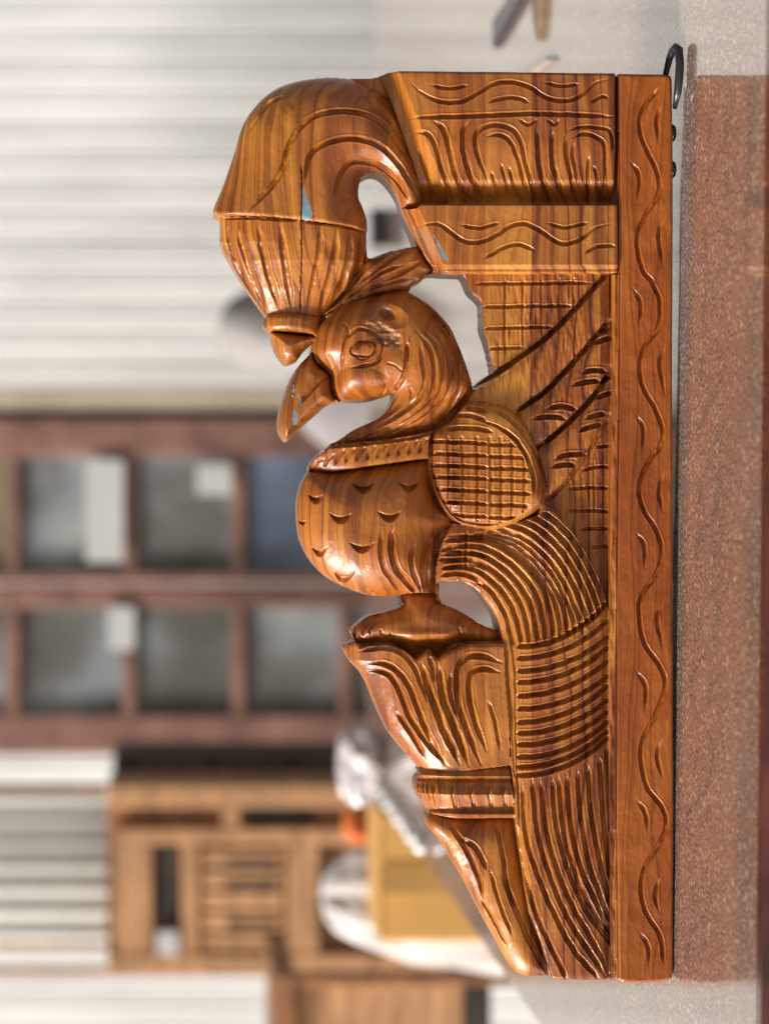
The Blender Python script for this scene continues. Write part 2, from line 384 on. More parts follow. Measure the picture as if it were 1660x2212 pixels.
# --- upper and lower capital
def cap1(D):
    left = 842 + (GY - 158) * .39
    h = 6 - 10 * sm((GY - 300) / 100) - 42 * sm((GY - 385) / 50)
    h = h - 26 * (1 - np.clip((GX - left) / 20, 0, 1))
    return h - 5 * (1 - dome(D, 6))
layer('upper_capital', [(820, 160), (838, 150), (1328, 150), (1328, 440), (893, 440), (893, 350), (868, 290), (845, 215)], cap1, 10, smoothed=False)
def cap2(D):
    left = 884 + (GY - 445) * .45
    h = 8 - 22 * (1 - np.clip((GX - left) / 16, 0, 1)) - 9 * sm((GY - 572) / 9)
    return h - 4 * (1 - dome(D, 4))
layer('lower_capital', [(872, 442), (1332, 442), (1334, 590), (940, 590), (925, 570)], cap2, 10, smoothed=False)
B = ZB
for s_, w_, d_ in [
    (((185, 120), (250, 175), (330, 210), (430, 210), (520, 165), (600, 120), (700, 110), (790, 140), (870, 190), (960, 208), (1040, 180), (1110, 120), (1180, 95)), 5.5, 8),
    (((285, 125), (370, 142), (470, 126)), 4.5, 7), (((865, 112), (950, 130), (1035, 118)), 4.5, 7), (((575, 212), (660, 190), (730, 195), (785, 218)), 5, 7), (((1100, 212), (1150, 182), (1185, 192)), 4.5, 7),
    (((160, 290), (450, 286), (800, 272), (1232, 287)), 6, 9),
    (((195, 360), (260, 375), (300, 430), (330, 530), (370, 640), (400, 700)), 6, 8), (((290, 305), (340, 350), (370, 440), (400, 560), (440, 650), (490, 700)), 7, 9),
    (((480, 300), (445, 370), (450, 480), (490, 600), (560, 705)), 7, 9), (((580, 620), (525, 500), (505, 410), (530, 352), (600, 330), (690, 350), (740, 420), (765, 520), (800, 640), (812, 705)), 6, 8),
    (((565, 388), (620, 378), (680, 410), (720, 490), (760, 620), (792, 695)), 5.5, 8), (((730, 300), (780, 328), (825, 297)), 4, 6), (((875, 300), (908, 328), (935, 300)), 4, 6),
    (((820, 330), (825, 450), (840, 560), (890, 700)), 7, 9), (((900, 350), (900, 500), (930, 610), (960, 690)), 7, 9), (((970, 380), (970, 470), (990, 560), (1030, 690)), 6, 9),
    (((985, 352), (1060, 338), (1150, 345), (1200, 372), (1210, 470)), 4.5, 7), (((1000, 392), (1060, 375), (1120, 390), (1165, 435), (1172, 600), (1165, 690)), 5.5, 8),
    (((1020, 400), (1005, 480), (1030, 600), (1060, 690)), 5.5, 8), (((1090, 480), (1085, 580), (1100, 690)), 5, 8), (((1110, 530), (1132, 600), (1132, 680)), 4, 7),
    (((640, 520), (660, 600), (692, 690)), 4.5, 7), (((590, 560), (610, 620), (645, 700)), 4.5, 7), (((680, 540), (710, 640), (742, 700)), 4.5, 7), (((215, 440), (260, 560), (305, 690)), 5, 7),
    (((215, 842), (310, 835), (380, 880), (450, 925), (540, 925), (620, 890), (680, 850), (750, 835), (830, 865), (900, 915), (960, 938), (1040, 915), (1110, 860), (1192, 835)), 5.5, 8),
    (((435, 840), (530, 857), (630, 828)), 4.5, 7), (((875, 830), (960, 854), (1085, 828)), 4.5, 7), (((550, 1012), (640, 962), (720, 940), (815, 972)), 5, 7), (((1070, 982), (1130, 950), (1222, 948)), 5, 7)]:
    groove(B(*s_), w_, d_, .16, .14)
# --- flower: stem hood, fluted bud, ring, tip
mh = layer('flower_hood', ZA((110, 1046), (100, 1000), (170, 840), (240, 640), (290, 470), (350, 350), (470, 210), (600, 140), (750, 100), (920, 85), (1075, 105), (1200, 160), (1320, 235), (1395, 400), (1450, 560), (1520, 760), (1560, 930),
      (1530, 1010), (1475, 1020), (1425, 1000), (1380, 900), (1330, 820), (1255, 758), (1190, 758), (1130, 800), (1110, 880), (1135, 990), (1172, 1080), (1190, 1170), (1000, 1140), (720, 1112), (480, 1085), (250, 1070), (150, 1062)),
      lambda D: -64 + 98 * dome(D, 105) ** .9 - 7 * (1 - dome(np.interp(GX, [462, 474, 560, 651, 794], [457, 463, 470, 478, 496]) - GY, 9)), 130,
      shape=ZA((60, 1400), (40, 1150), (100, 1000), (170, 840), (240, 640), (290, 470), (350, 350), (470, 210), (600, 140), (750, 100), (920, 85), (1075, 105), (1200, 160), (1320, 235), (1395, 400), (1450, 560), (1520, 760), (1560, 930),
      (1530, 1010), (1475, 1020), (1425, 1000), (1380, 900), (1330, 820), (1255, 758), (1190, 758), (1130, 800), (1110, 880), (1135, 990), (1172, 1080), (1200, 1200), (1200, 1400), (600, 1500)))
groove(ZA((340, 1055), (480, 910), (570, 780), (620, 620), (690, 490), (800, 400), (960, 365), (1150, 385), (1300, 470), (1420, 620), (1510, 760)), 7, 9, .1, .12)
groove(ZA((735, 860), (760, 700), (830, 610), (980, 560), (1130, 560), (1270, 610), (1400, 740), (1490, 880), (1540, 950)), 7, 10, .12, .1)
groove(ZA((930, 960), (980, 800), (1050, 715), (1150, 700), (1250, 720), (1350, 790), (1420, 880), (1470, 980)), 6, 8, .15, .12)
groove(ZA((420, 380), (500, 290), (640, 240)), 6, 7, .3, .3); groove(ZA((330, 520), (420, 390), (500, 300)), 4, 3, .3, .3)
groove(ZA((1080, 110), (1190, 280), (1330, 420), (1460, 640)), 9, 6, .2, .2)
wy = [462, 500, 521, 562, 621, 674, 690]; xl = [474, 475.5, 479, 499, 536, 572, 582]; xr = [797, 797, 796, 790, 752, 704, 696]
def budf(D):
    l = np.interp(GY, wy, xl); r = np.interp(GY, wy, xr); c = (l + r) / 2; hw = (r - l) / 2
    return -64 + np.sqrt(np.clip(1 - ((GX - c) / hw) ** 2, 0, 1)) * hw * .56 + 2 * sm((GY - 640) / 40)
layer('flower_bud', ZA((150, 1064), (480, 1090), (720, 1115), (1000, 1143), (1188, 1172), (1192, 1290), (1185, 1400), (1130, 1500), (1000, 1640), (880, 1770), (700, 1762), (470, 1750), (350, 1570), (225, 1380), (160, 1250), (150, 1180)), budf, 6, smoothed=False)
for s_ in [((215, 1110), (225, 1250), (320, 1480), (430, 1700)), ((285, 1118), (300, 1260), (380, 1500), (490, 1735)), ((415, 1118), (440, 1290), (500, 1520), (580, 1740)), ((570, 1118), (585, 1300), (620, 1520), (660, 1740)),
           ((845, 1150), (838, 1330), (800, 1540), (760, 1740)), ((960, 1165), (945, 1340), (900, 1540), (840, 1740)), ((1060, 1185), (1042, 1380), (1000, 1540), (920, 1690)), ((1138, 1195), (1125, 1380), (1080, 1520))]:
    groove(ZA(*s_), 9, 7.5, .22, .3)
groove(ZA((716, 720), (716, 1100), (718, 1400), (712, 1740)), 2.2, 9, .05, .05)
groove(ZA((170, 1082), (480, 1104), (690, 1120)), 3.5, 6, .1, .1); groove(ZA((730, 1124), (1000, 1152), (1180, 1180)), 3.5, 6, .1, .1)
layer('bud_ring', ZC((60, 300), (92, 276), (260, 268), (400, 285), (490, 290), (470, 340), (410, 420), (250, 402), (100, 395), (60, 372), (48, 340)),
      lambda D: -64 + 56 * np.sqrt(np.clip(1 - ((GX - 632) / 66) ** 2, 0, 1)) * (.6 + .4 * dome(D, 15)), 30)
layer('bud_tip', ZC((104, 396), (260, 405), (410, 425), (402, 475), (340, 535), (285, 608), (215, 625), (175, 592), (135, 530), (110, 450)), lambda D: -66 + 48 * dome(D, 34), 40)
groove(ZC((110, 396), (260, 404), (412, 426)), 3.5, 7, .05, .05)
# --- crest behind the bud
layer('crest', ZA((880, 1745), (1000, 1640), (1130, 1490), (1186, 1370), (1290, 1325), (1440, 1275), (1532, 1272), (1590, 1360), (1640, 1440), (1590, 1480), (1580, 1530), (1490, 1572), (1400, 1600), (1250, 1640), (1000, 1720)),
      lambda D: -52 + 34 * dome(D, 35), 40)
for s_, w_ in [(((950, 1712), (1180, 1570), (1380, 1480), (1580, 1370)), 8), (((1000, 1668), (1180, 1490), (1300, 1400), (1440, 1310)), 7), (((1100, 1650), (1250, 1560), (1480, 1500)), 5), (((1040, 1640), (1250, 1480), (1420, 1410)), 5)]:
    groove(ZA(*s_), w_, 8, .15, .15)
# --- neck, head, beak, eye
UNI = ZC((405, 470), (450, 360), (500, 300), (620, 215), (740, 165), (900, 128), (1060, 110), (1160, 190), (1300, 330), (1400, 500), (1455, 640), (1520, 800), (1400, 930), (1285, 1050), (1270, 1090), (1130, 1130), (900, 1170), (700, 1190), (500, 1212),
         (560, 1160), (690, 1075), (840, 1000), (915, 930), (950, 860), (952, 838), (900, 856), (800, 884), (680, 888), (590, 885), (535, 800), (528, 700), (480, 650), (415, 600), (392, 540))
layer('neck', ZC((1000, 110), (1065, 112), (1160, 190), (1300, 330), (1400, 500), (1455, 640), (1520, 800), (1400, 930), (1285, 1050), (1270, 1090), (1130, 1130), (900, 1170), (700, 1190), (500, 1212), (560, 1160), (690, 1075), (840, 1000), (915, 930), (950, 860), (900, 700)),
      lambda D: -64 + 88 * dome(D, 76), 100, shape=UNI)
for s_ in [((1100, 400), (1190, 520), (1230, 680), (1210, 850), (1120, 950), (960, 1060), (700, 1165)), ((1150, 390), (1250, 520), (1290, 680), (1270, 840), (1180, 960), (1010, 1070), (860, 1140)),
           ((1210, 370), (1310, 520), (1350, 700), (1320, 850), (1240, 970), (1100, 1090)), ((1250, 340), (1370, 500), (1415, 700), (1390, 850), (1300, 1000)), ((1060, 780), (1080, 860), (1030, 950), (900, 1040), (640, 1160)),
           ((1010, 860), (960, 950), (820, 1040), (620, 1140)), ((1130, 480), (1145, 600), (1160, 780), (1090, 910), (940, 1020))]:
    groove(ZC(*s_), 6.5, 6.5, .15, .15)
layer('head', ZC((405, 470), (450, 360), (500, 300), (620, 215), (740, 165), (900, 128), (1060, 108), (1120, 200), (1140, 330), (1060, 450), (1050, 560), (1030, 680), (985, 780), (960, 830), (900, 856), (800, 884), (680, 888), (590, 885), (535, 800), (528, 700), (480, 650), (415, 600), (392, 540)),
      lambda D: -63 + 89 * dome(D, 72), 90, shape=UNI)
def bump(cx, cy, rx, ry, h, rot=0, pw=1.0):
    (cx, cy), = ZC((cx, cy)) if not isinstance(cx, tuple) else [cx]
    rx *= .3108; ry *= .3108; c, s = math.cos(rot), math.sin(rot)
    u = ((GX - cx) * c + (GY - cy) * s) / rx; v = (-(GX - cx) * s + (GY - cy) * c) / ry
    k = np.clip(1 - u * u - v * v, 0, 1) ** pw; H[:] += h * k; return k
bump(745, 755, 180, 100, 7, .2); bump(960, 640, 80, 120, 4)
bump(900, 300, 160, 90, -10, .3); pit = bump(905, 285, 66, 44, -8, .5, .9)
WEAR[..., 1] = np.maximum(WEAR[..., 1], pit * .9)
rp = bump(880, 430, 150, 75, -9, .5)
chisel = smooth_noise((NY, NX), (4, 9), 21) * 3.4 + smooth_noise((NY, NX), 2.6, 22) * 1.3
H += chisel * np.clip(rp * 2.5, 0, 1); WEAR[..., 2] = np.maximum(WEAR[..., 2], np.clip(rp * 2, 0, 1))
for s_, w_, d_ in [(((585, 690), (600, 560), (630, 455), (710, 395), (800, 425), (868, 490), (862, 580), (800, 640), (650, 662)), 5, 7), (((890, 765), (900, 800), (870, 850)), 4, 6),
                   (((1040, 480), (1036, 600), (1015, 720), (960, 825)), 6, 11), (((500, 560), (530, 620), (545, 665)), 3.5, 4), (((900, 630), (960, 650), (1015, 690)), 3, 3),
                   (((600, 350), (640, 410), (630, 450)), 4, 2), (((400, 530), (470, 640), (525, 690), (535, 780), (580, 890)), 4, 7), (((480, 290), (620, 205), (760, 155), (1050, 105)), 4, 7)]:
    groove(ZC(*s_), w_, d_, .12, .12)
el = [(740 + 84 * math.cos(t) + 16 * math.sin(t), 535 + 50 * math.sin(t) - 22 * math.cos(t) * abs(math.cos(t))) for t in np.linspace(0, 2 * math.pi, 20)[:-1]]
NAMES.append('eye'); elp = spline(ZC(*el), 4, True); em = inside(elp); LAB[em] = NAMES.index('eye')
ed = dist_field(elp, 30, True)[0]; H += np.where(em, 7 * dome(ed, 14), 0)
groove(ZC(*(el + el[:1])), 3.4, 6, 0); groove(ZC((690, 545), (720, 500), (770, 498), (795, 530)), 2.6, 3.5, .2, .2); groove(ZC((680, 590), (740, 605), (800, 575)), 2.6, 3, .2, .2)
layer('beak', ZC((400, 540), (380, 548), (300, 635), (235, 740), (195, 850), (158, 980), (152, 1070), (175, 1135), (210, 1172), (245, 1155), (300, 1095), (400, 1005), (480, 935), (560, 892), (534, 800), (525, 705), (470, 650), (420, 605)),
      lambda D: -66 + 56 * dome(D, 32), 50)
groove(ZC((530, 695), (440, 760), (350, 850), (300, 920)), 6, 8, .1, .25); groove(ZC((390, 560), (310, 680), (250, 820)), 4, 3, .3, .3)
# --- breast, necklace, thigh
layer('breast', ZE((200, 190), (150, 270), (120, 380), (118, 520), (140, 670), (210, 815), (310, 930), (435, 1000), (600, 1060), (740, 1075), (850, 1060), (870, 1110), (1080, 1110), (1080, 950), (1110, 880), (1100, 700), (1130, 620), (1220, 540), (1120, 400), (1060, 250), (1045, 90), (830, 110), (500, 150)),
      lambda D: -64 + 104 * dome(D, 120), 130)
layer('necklace', ZC((375, 1375), (372, 1340), (430, 1270), (510, 1198), (700, 1178), (900, 1158), (1130, 1118), (1275, 1080), (1215, 1130), (1205, 1290), (1100, 1300), (940, 1320), (700, 1355), (540, 1378)),
      lambda D: -60 + 74 * np.minimum(dome(np.clip(GX - 665 + (1005 - GY) * .9, 0, 400), 130), 1) + 6 * dome(D, 12) - 8, 30, smoothed=False)
groove(ZC((500, 1210), (700, 1196), (900, 1176), (1130, 1138), (1280, 1092)), 4, 8, .04, .04); groove(ZC((375, 1378), (540, 1384), (700, 1364), (940, 1328), (1210, 1292)), 3.5, 8, .03, .03)
for k in range(11): 
    x_ = 430 + k * 72; y_ = 1340 - k * 9.5 + max(0, 2 - k) * 8
    groove(ZC((x_ - 30, y_ + 10), (x_, y_ - 50), (x_ + 45, y_ - 105 + max(0, 2 - k) * 25)), 5, 5, .2, .2)
for s_, w_, d_ in [(((700, 590), (688, 740), (715, 870), (790, 970), (850, 1040)), 7, 8), (((775, 570), (760, 740), (795, 870), (880, 970), (965, 1062)), 9, 13), (((935, 680), (900, 790), (925, 910), (985, 1040)), 7, 9),
                   (((1075, 635), (1005, 740), (980, 850), (1005, 1030)), 7, 10), (((1040, 760), (1020, 880), (1030, 1010)), 6, 6), (((830, 1035), (960, 1075), (1070, 1050)), 8, 3)]:
    groove(ZE(*s_), w_, d_, .2, .15)
for cx_, cy_, a_ in ((575, 268, 80), (890, 262, 74), (248, 345, 54), (415, 478, 78), (750, 465, 84), (160, 530, 26), (275, 715, 52), (562, 680, 88), (447, 890, 72), (608, 1022, 54), (205, 905, 0)):
    if not a_: continue
    (px_, py_), = ZE((cx_, cy_)); a = a_ * .3108; u = (GX - px_) / a
    top = py_ + 8.5 * (1 - u * u) * min(1, a / 18); bot = py_ + 25 * (1 - u * u) * min(1, a / 18)
    tt = (GY - top) / np.maximum(bot - top, .5); k = (np.abs(u) < 1) & (tt > 0) & (tt < 1)
    H[k] -= (21 * np.clip(tt * 6, 0, 1) * (1 - tt) ** .8)[k] * (1 - u[k] ** 4)
# --- round wing
layer('wing', ZD((268, 962), (340, 872), (470, 870), (600, 905), (690, 985), (765, 1120), (805, 1250), (838, 1400), (805, 1500), (700, 1575), (560, 1640), (480, 1648), (370, 1630), (275, 1590), (178, 1480), (125, 1330), (114, 1150), (140, 1050), (200, 1010)),
      lambda D: -18 + 34 * dome(D, 40), 50)
gm = inside(spline(ZD((130, 1075), (300, 1065), (520, 1070), (640, 1140), (715, 1280), (735, 1420), (690, 1530), (560, 1600), (440, 1600), (290, 1560), (190, 1460), (140, 1320), (125, 1160)), 5, True)).astype(float)
for k, y_ in enumerate((1118, 1192, 1262, 1332, 1408, 1484, 1560)):
    for (xa, xb, dy) in ((110, 300, -6), (225, 470, 0), (470, 735, 14)): groove(ZD((xa, y_ + dy - 4), ((xa + xb) / 2, y_ + dy), (xb, y_ + dy + 5)), 5.2, 9, .1, .1, gm)
for x_ in (228, 312, 402, 480, 545, 612, 685): groove(ZD((x_ - 4, 1070), (x_ + 6, 1300), (x_ + 4, 1610)), 5.2, 4.2, .03, .03, gm)
for s_, w_ in [(((480, 905), (600, 975), (700, 1080), (780, 1220), (815, 1400), (795, 1510)), 6), (((520, 1020), (620, 1085), (700, 1200), (742, 1330), (748, 1440)), 6), (((340, 905), (460, 928)), 6), (((285, 950), (370, 955), (460, 985)), 6),
               (((210, 1035), (350, 1030), (500, 1052)), 6), (((440, 985), (560, 1040), (650, 1120), (720, 1240)), 4), (((130, 1080), (140, 1300), (200, 1470), (290, 1575), (430, 1612), (560, 1605)), 3.5)]:
    groove(ZD(*s_), w_, 8, .12, .12)
groove(lineA[3:] + ZD((300, 900), (210, 1000)), 8, 12, .05, .05)
# --- feet and lotus
layer('foot', ZE((858, 1050), (870, 1120), (850, 1135), (700, 1185), (620, 1205), (505, 1295), (515, 1335), (556, 1395), (700, 1390), (800, 1400), (900, 1480), (950, 1520), (1040, 1430), (1100, 1490), (1200, 1405), (1340, 1385), (1540, 1375), (1545, 1290), (1480, 1285), (1410, 1258), (1300, 1185), (1200, 1135), (1140, 1115), (1085, 1075), (1080, 1040)),
      lambda D: -68 + 56 * dome(D, 60), 80)
(ax_, ay_), = ZE((1000, 1330)); H += np.where(LAB == NAMES.index('foot'), 10 * np.exp(-((GY - ay_) / 12) ** 2) * np.exp(-((GX - ax_) / 70) ** 4) - 22 * sm((GY - ay_ - 6) / 26), 0)
for s_ in [((620, 1215), (560, 1290), (560, 1380)), ((660, 1215), (590, 1290), (585, 1350)), ((580, 1235), (530, 1300), (535, 1350)), ((700, 1225), (630, 1290), (640, 1330)), ((1240, 1270), (1260, 1330), (1250, 1370)), ((700, 1290), (720, 1350)), ((780, 1320), (740, 1370))]:
    groove(ZE(*s_), 3.5, 4.5, .2, .2)
lotus_top = np.interp(GX, [p[0] for p in ZG((85, 0), (175, 0), (215, 0), (430, 0), (560, 0), (660, 0), (745, 0), (835, 0), (1000, 0), (1100, 0), (1375, 0))], [p[1] for p in ZG((0, 440), (0, 385), (0, 425), (0, 415), (0, 455), (0, 528), (0, 460), (0, 520), (0, 425), (0, 402), (0, 398))])
def lot(D):
    wl = np.interp(GY, [p[1] for p in ZG((0, 380), (0, 545), (0, 650), (0, 920), (0, 1130), (0, 1310), (0, 1450))], [p[0] for p in ZG((90, 0), (130, 0), (225, 0), (350, 0), (450, 0), (590, 0), (720, 0))])
    return -66 + 66 * dome(GX - wl, 125) - 14 * sm((GY - 1540) / 130) - 12 * (1 - dome(GY - lotus_top, 12))
layer('lotus_cup', ZG((80, 455), (90, 420), (172, 382), (215, 422), (430, 412), (560, 452), (660, 528), (745, 458), (838, 522), (900, 472), (1000, 424), (1100, 402), (1230, 400), (1378, 398), (1385, 700), (1415, 1000), (1432, 1400), (1000, 1445), (830, 1475), (700, 1440), (580, 1320), (440, 1140), (340, 930), (270, 755), (215, 660), (125, 555)), lot, 20, smoothed=False)
for s_, w_, d_ in [(((280, 565), (400, 572), (510, 635), (600, 760), (670, 930), (760, 1150), (900, 1400)), 7, 11), (((280, 628), (390, 640), (480, 710), (550, 860), (630, 1050), (760, 1230), (930, 1410)), 7, 11),
                   (((200, 470), (400, 445), (540, 490), (640, 600), (700, 740), (760, 900)), 6, 8), (((700, 560), (740, 720), (820, 960), (900, 1160), (1020, 1390)), 9, 13), (((835, 560), (870, 840), (950, 1050), (1090, 1400)), 9, 13),
                   (((1350, 558), (1200, 512), (1090, 510), (1020, 560), (985, 680), (1000, 900), (1075, 1130), (1190, 1390)), 8, 12), (((1340, 638), (1200, 612), (1120, 632), (1085, 720), (1095, 880), (1145, 1080), (1235, 1280)), 7, 11),
                   (((510, 970), (580, 1080), (680, 1230), (740, 1345)), 7, 10), (((1238, 870), (1290, 1010), (1345, 1280)), 5, 6), (((760, 500), (790, 600), (800, 720)), 6, 6), (((940, 640), (930, 800), (990, 1000)), 6, 7)]:
    groove(ZG(*s_), w_, d_, .12, .2)
def lot2(D):
    y = (GY - 1584.8) / .3552
    wl = np.interp(y, [220, 262, 300, 340, 390, 440, 494, 500, 540, 590, 670, 830, 970, 1090, 1310, 1450], [80, 62, 52, 45, 60, 100, 128, 128, 115, 130, 200, 300, 380, 440, 560, 640]) * .3552 + 884.5
    k = np.interp(y, [195, 225, 262, 285, 300, 370, 455, 475, 490, 512, 530], [-26, -14, -4, -16, -8, 6, -14, -17, -4, -6, -18])
    return -66 + 60 * dome(GX - wl, 95) + k
layer('lotus_ring', ZH((80, 215), (200, 245), (612, 196), (645, 515), (300, 522), (122, 498), (95, 440), (50, 380), (38, 340), (46, 290), (66, 240)), lot2, 10, smoothed=False)
for x_ in (150, 258, 370, 478, 505 + 60): groove(ZH((x_ - 5, 300), (x_ + 6, 380), (x_ + 30, 470)), 6, 6, .2, .2)
for x_ in (70, 95, 120): groove(ZH((x_ + 10, 290), (x_ - 5, 350), (x_ + 30, 440)), 3, 4, .2, .2)
layer('lotus_base', ZH((128, 498), (300, 524), (646, 515), (670, 700), (700, 900), (740, 1100), (800, 1260), (890, 1510), (700, 1510), (630, 1455), (550, 1310), (430, 1090), (370, 970), (290, 830), (190, 670), (122, 590), (108, 540)),
      lambda D: lot2(D) * 0 - 64 + 52 * dome(D, 60), 80, smoothed=False)
for s_, w_, d_ in [(((238, 545), (300, 640), (370, 760), (430, 900), (450, 1000)), 7, 9), (((300, 640), (400, 700), (470, 830)), 7, 8), (((515, 545), (545, 640), (575, 800), (600, 960), (640, 1100)), 6, 9), (((490, 830), (530, 980), (580, 1120), (625, 1230)), 5, 8),
                   (((560, 860), (620, 1010), (690, 1180), (760, 1330), (860, 1495)), 7, 10), (((440, 1010), (520, 1150), (600, 1300)), 5, 6)]:
    groove(ZH(*s_), w_, d_, .15, .15)
# --- tail
def tail(D):
    return -14 + 16 * dome(D, 70) * 1 - 10 * sm((GX - 1290) / 30)
layer('tail', ZF((195, 470), (205, 340), (235, 215), (300, 105), (400, 125), (540, 148), (800, 60), (830, -20), (900, 40), (1000, 150), (1080, 270), (1160, 420), (1215, 580), (1245, 700), (1252, 1350)) + ZH((1235, 300), (1252, 800), (1255, 1380), (1200, 1520), (880, 1520), (800, 1270), (735, 1100), (700, 900), (668, 700), (640, 500), (630, 300), (618, 190)) +
      ZG((1432, 1300), (1412, 1000), (1385, 700), (1375, 420), (1350, 300), (1325, 200), (1270, 120), (1200, 20)) + ZF((470, 470), (350, 435), (240, 450)), tail, 90, smoothed=False)
K = [ZF((225, 420), (330, 408), (430, 440), (530, 530), (600, 640), (640, 760), (655, 842)), ZF((240, 212), (480, 212), (640, 290), (760, 400), (840, 520), (880, 680), (892, 818)),
     ZF((560, 142), (720, 205), (860, 330), (960, 480), (1020, 620), (1050, 700), (1062, 765)), ZF((825, 40), (900, 95), (1000, 200), (1080, 330), (1140, 450), (1180, 560), (1200, 620))]
for a_, b_, n_ in ((0, 1, 5), (1, 2, 4), (2, 3, 4)):
    for k in range(n_ + (b_ == 3)):
        f = k / n_; c_ = [(p[0] * (1 - f) + q[0] * f, p[1] * (1 - f) + q[1] * f) for p, q in zip(K[a_], K[b_])]; groove(c_, 6.6, 10, .05, .05)
groove(ZF((378, 150), (372, 280), (378, 410)), 4, 6, .1, .1)
for s_ in (((270, 185), (360, 185), (490, 198)), ((226, 268), (290, 270), (352, 282)), ((214, 325), (280, 325), (342, 336)), ((235, 375), (330, 372)), ((380, 290), (430, 295), (495, 310)), ((385, 350), (440, 360), (500, 385))): groove(ZF(*s_), 5, 9, .15, .15)
for yl, yr in zip((843, 912, 987, 1055, 1135, 1212, 1292, 1357, 1425, 1500, 1557, 1607), (572, 675, 770, 835, 915, 1005, 1062, 1145, 1215, 1275, 1330, 1370)):
    groove(ZF(*[(676 + 552 * t, yl - (yl - yr) * t ** 2.1) for t in np.linspace(0, 1, 7)]), 6.6, 11, .03, .05, steep=-.25)
for s_ in [((684, 300), (705, 620), (790, 900), (900, 1150), (1000, 1330), (1160, 1505)), ((790, 275), (830, 600), (900, 850), (1000, 1080), (1100, 1250), (1200, 1440)), ((740, 270), (775, 600), (850, 870), (950, 1110), (1060, 1290), (1190, 1480)), ((862, 262), (888, 560), (960, 830), (1060, 1060), (1150, 1190), (1250, 1320)),
           ((900, 255), (925, 560), (990, 820), (1085, 1040), (1240, 1275)), ((950, 245), (975, 540), (1030, 800), (1120, 1010), (1225, 1245)), ((1015, 215), (1035, 500), (1085, 780), (1150, 980), (1222, 1170)), ((1080, 190), (1095, 450), (1135, 700), (1180, 900), (1232, 1082)),
           ((1148, 140), (1165, 400), (1190, 650), (1225, 900)), ((1195, 85), (1213, 300), (1222, 620)), ((655, 560), (690, 800), (740, 1010), (800, 1180), (900, 1390), (960, 1510))]:
    groove(ZH(*s_), 6.6, 10, .06, .08)
groove(ZG((1400, 420), (1400, 700), (1440, 1100), (1460, 1450)) + ZH((655, 300), (668, 600)), 3, 3, .05, .05)
groove([(1092, 1340), (1111, 1440), (1114, 1560), (1118, 1690), (1124, 1780)], 4, 4, .05, .05)
# --- rail, last so its inner edge is straight
rx = 1331 + 4 * np.sin(GY / 330.0)
def railf(D): return 1.5 - 3.0 * np.exp(-((GX - rx - 3) / 2.2) ** 2) - 1.5 * sm((GX - rx - 20) / 30)
mr = GX > rx; H[mr] = railf(None)[mr]; NAMES.append('base_rail'); LAB[mr] = NAMES.index('base_rail')
# small ridge of left-over wood along the inside edge of the rail
nr = smooth_noise((NY, NX), (14, 4), 31); k = (GX > rx - 15) & (GX <= rx) & (GY > 590); H[k] = (-9 + 2.2 * nr[k]) * sm((GX[k] - rx[k] + 15) / 5) + H[k] * (1 - sm((GX[k] - rx[k] + 15) / 5))
wave = ZI((280, 250), (230, 310), (195, 380), (195, 460), (240, 570), (275, 650), (280, 740), (230, 820), (190, 900), (180, 980), (205, 1090), (255, 1160), (285, 1250), (275, 1360), (215, 1450), (192, 1540), (210, 1640), (265, 1740), (298, 1830), (290, 1900), (240, 1970), (200, 2050), (190, 2130))
wave += ZJ((200, 0), (250, 80), (275, 170), (250, 270), (195, 350), (175, 430), (200, 570), (260, 660), (290, 750), (250, 870), (195, 980), (185, 1070), (210, 1190), (270, 1270), (295, 1350), (260, 1440), (200, 1540), (185, 1640), (210, 1740), (265, 1830), (285, 1950))
groove(wave, 5.8, 8, .008, .01)
for s_ in [((295, 325), (270, 400), (280, 500)), ((150, 590), (190, 660), (185, 760)), ((310, 855), (280, 930), (300, 1075)), ((160, 1175), (195, 1250), (190, 1350)), ((310, 1440), (285, 1530), (310, 1670)), ((178, 1760), (210, 1840), (200, 1940)), ((305, 2035), (280, 2120), (300, 2212))]: groove(ZI(*s_), 5.8, 7.5, .3, .4)
for s_ in [((165, 90), (200, 150), (200, 240)), ((290, 380), (255, 460), (280, 590)), ((165, 685), (205, 760), (200, 860)), ((275, 980), (255, 1060), (280, 1150)), ((170, 1245), (205, 1310), (215, 1390)), ((270, 1570), (245, 1660), (265, 1730)), ((180, 1815), (215, 1880), (220, 1960))]: groove(ZJ(*s_), 5.8, 7.5, .3, .4)
# blue paint left in chips, stained spots
def spot(pts, ch, v=1.0, soft=6):
    pl = spline(pts, 4, True); m = inside(pl); d = dist_field(pl, soft + 1, True)[0]
    a = np.where(m, sm(.5 + d / soft / 2), sm(.5 - d / soft / 2)) * v; WEAR[..., ch] = np.maximum(WEAR[..., ch], a)
spot(ZA((722, 880), (745, 930), (770, 1000), (792, 1085), (722, 1105)), 0, 1.0, 2)
spot(ZA((718, 1240), (734, 1270), (720, 1290)), 0, .8, 3)
spot(ZB((285, 880), (320, 920), (375, 1020), (340, 1015), (318, 950)), 0, .95, 4); spot(ZB((215, 865), (280, 880), (330, 1000), (290, 985), (240, 930)), 2, .9, 8)
spot(ZB((530, 770), (550, 790), (555, 830), (538, 800)), 0, .6, 5)
spot(ZC((262, 740), (275, 800), (270, 900), (245, 850)), 0, .85, 6); spot(ZC((250, 960), (290, 950), (300, 1040), (255, 1060)), 0, .85, 5); spot(ZC((285, 810), (330, 900), (300, 930)), 0, .85, 5)
spot(ZC((870, 395), (890, 400), (885, 420)), 0, .7, 4); spot(ZA((625, 300), (665, 310), (660, 350), (635, 350)), 1, .8, 8); spot(ZA((415, 355), (440, 360), (430, 390)), 1, .8, 6)
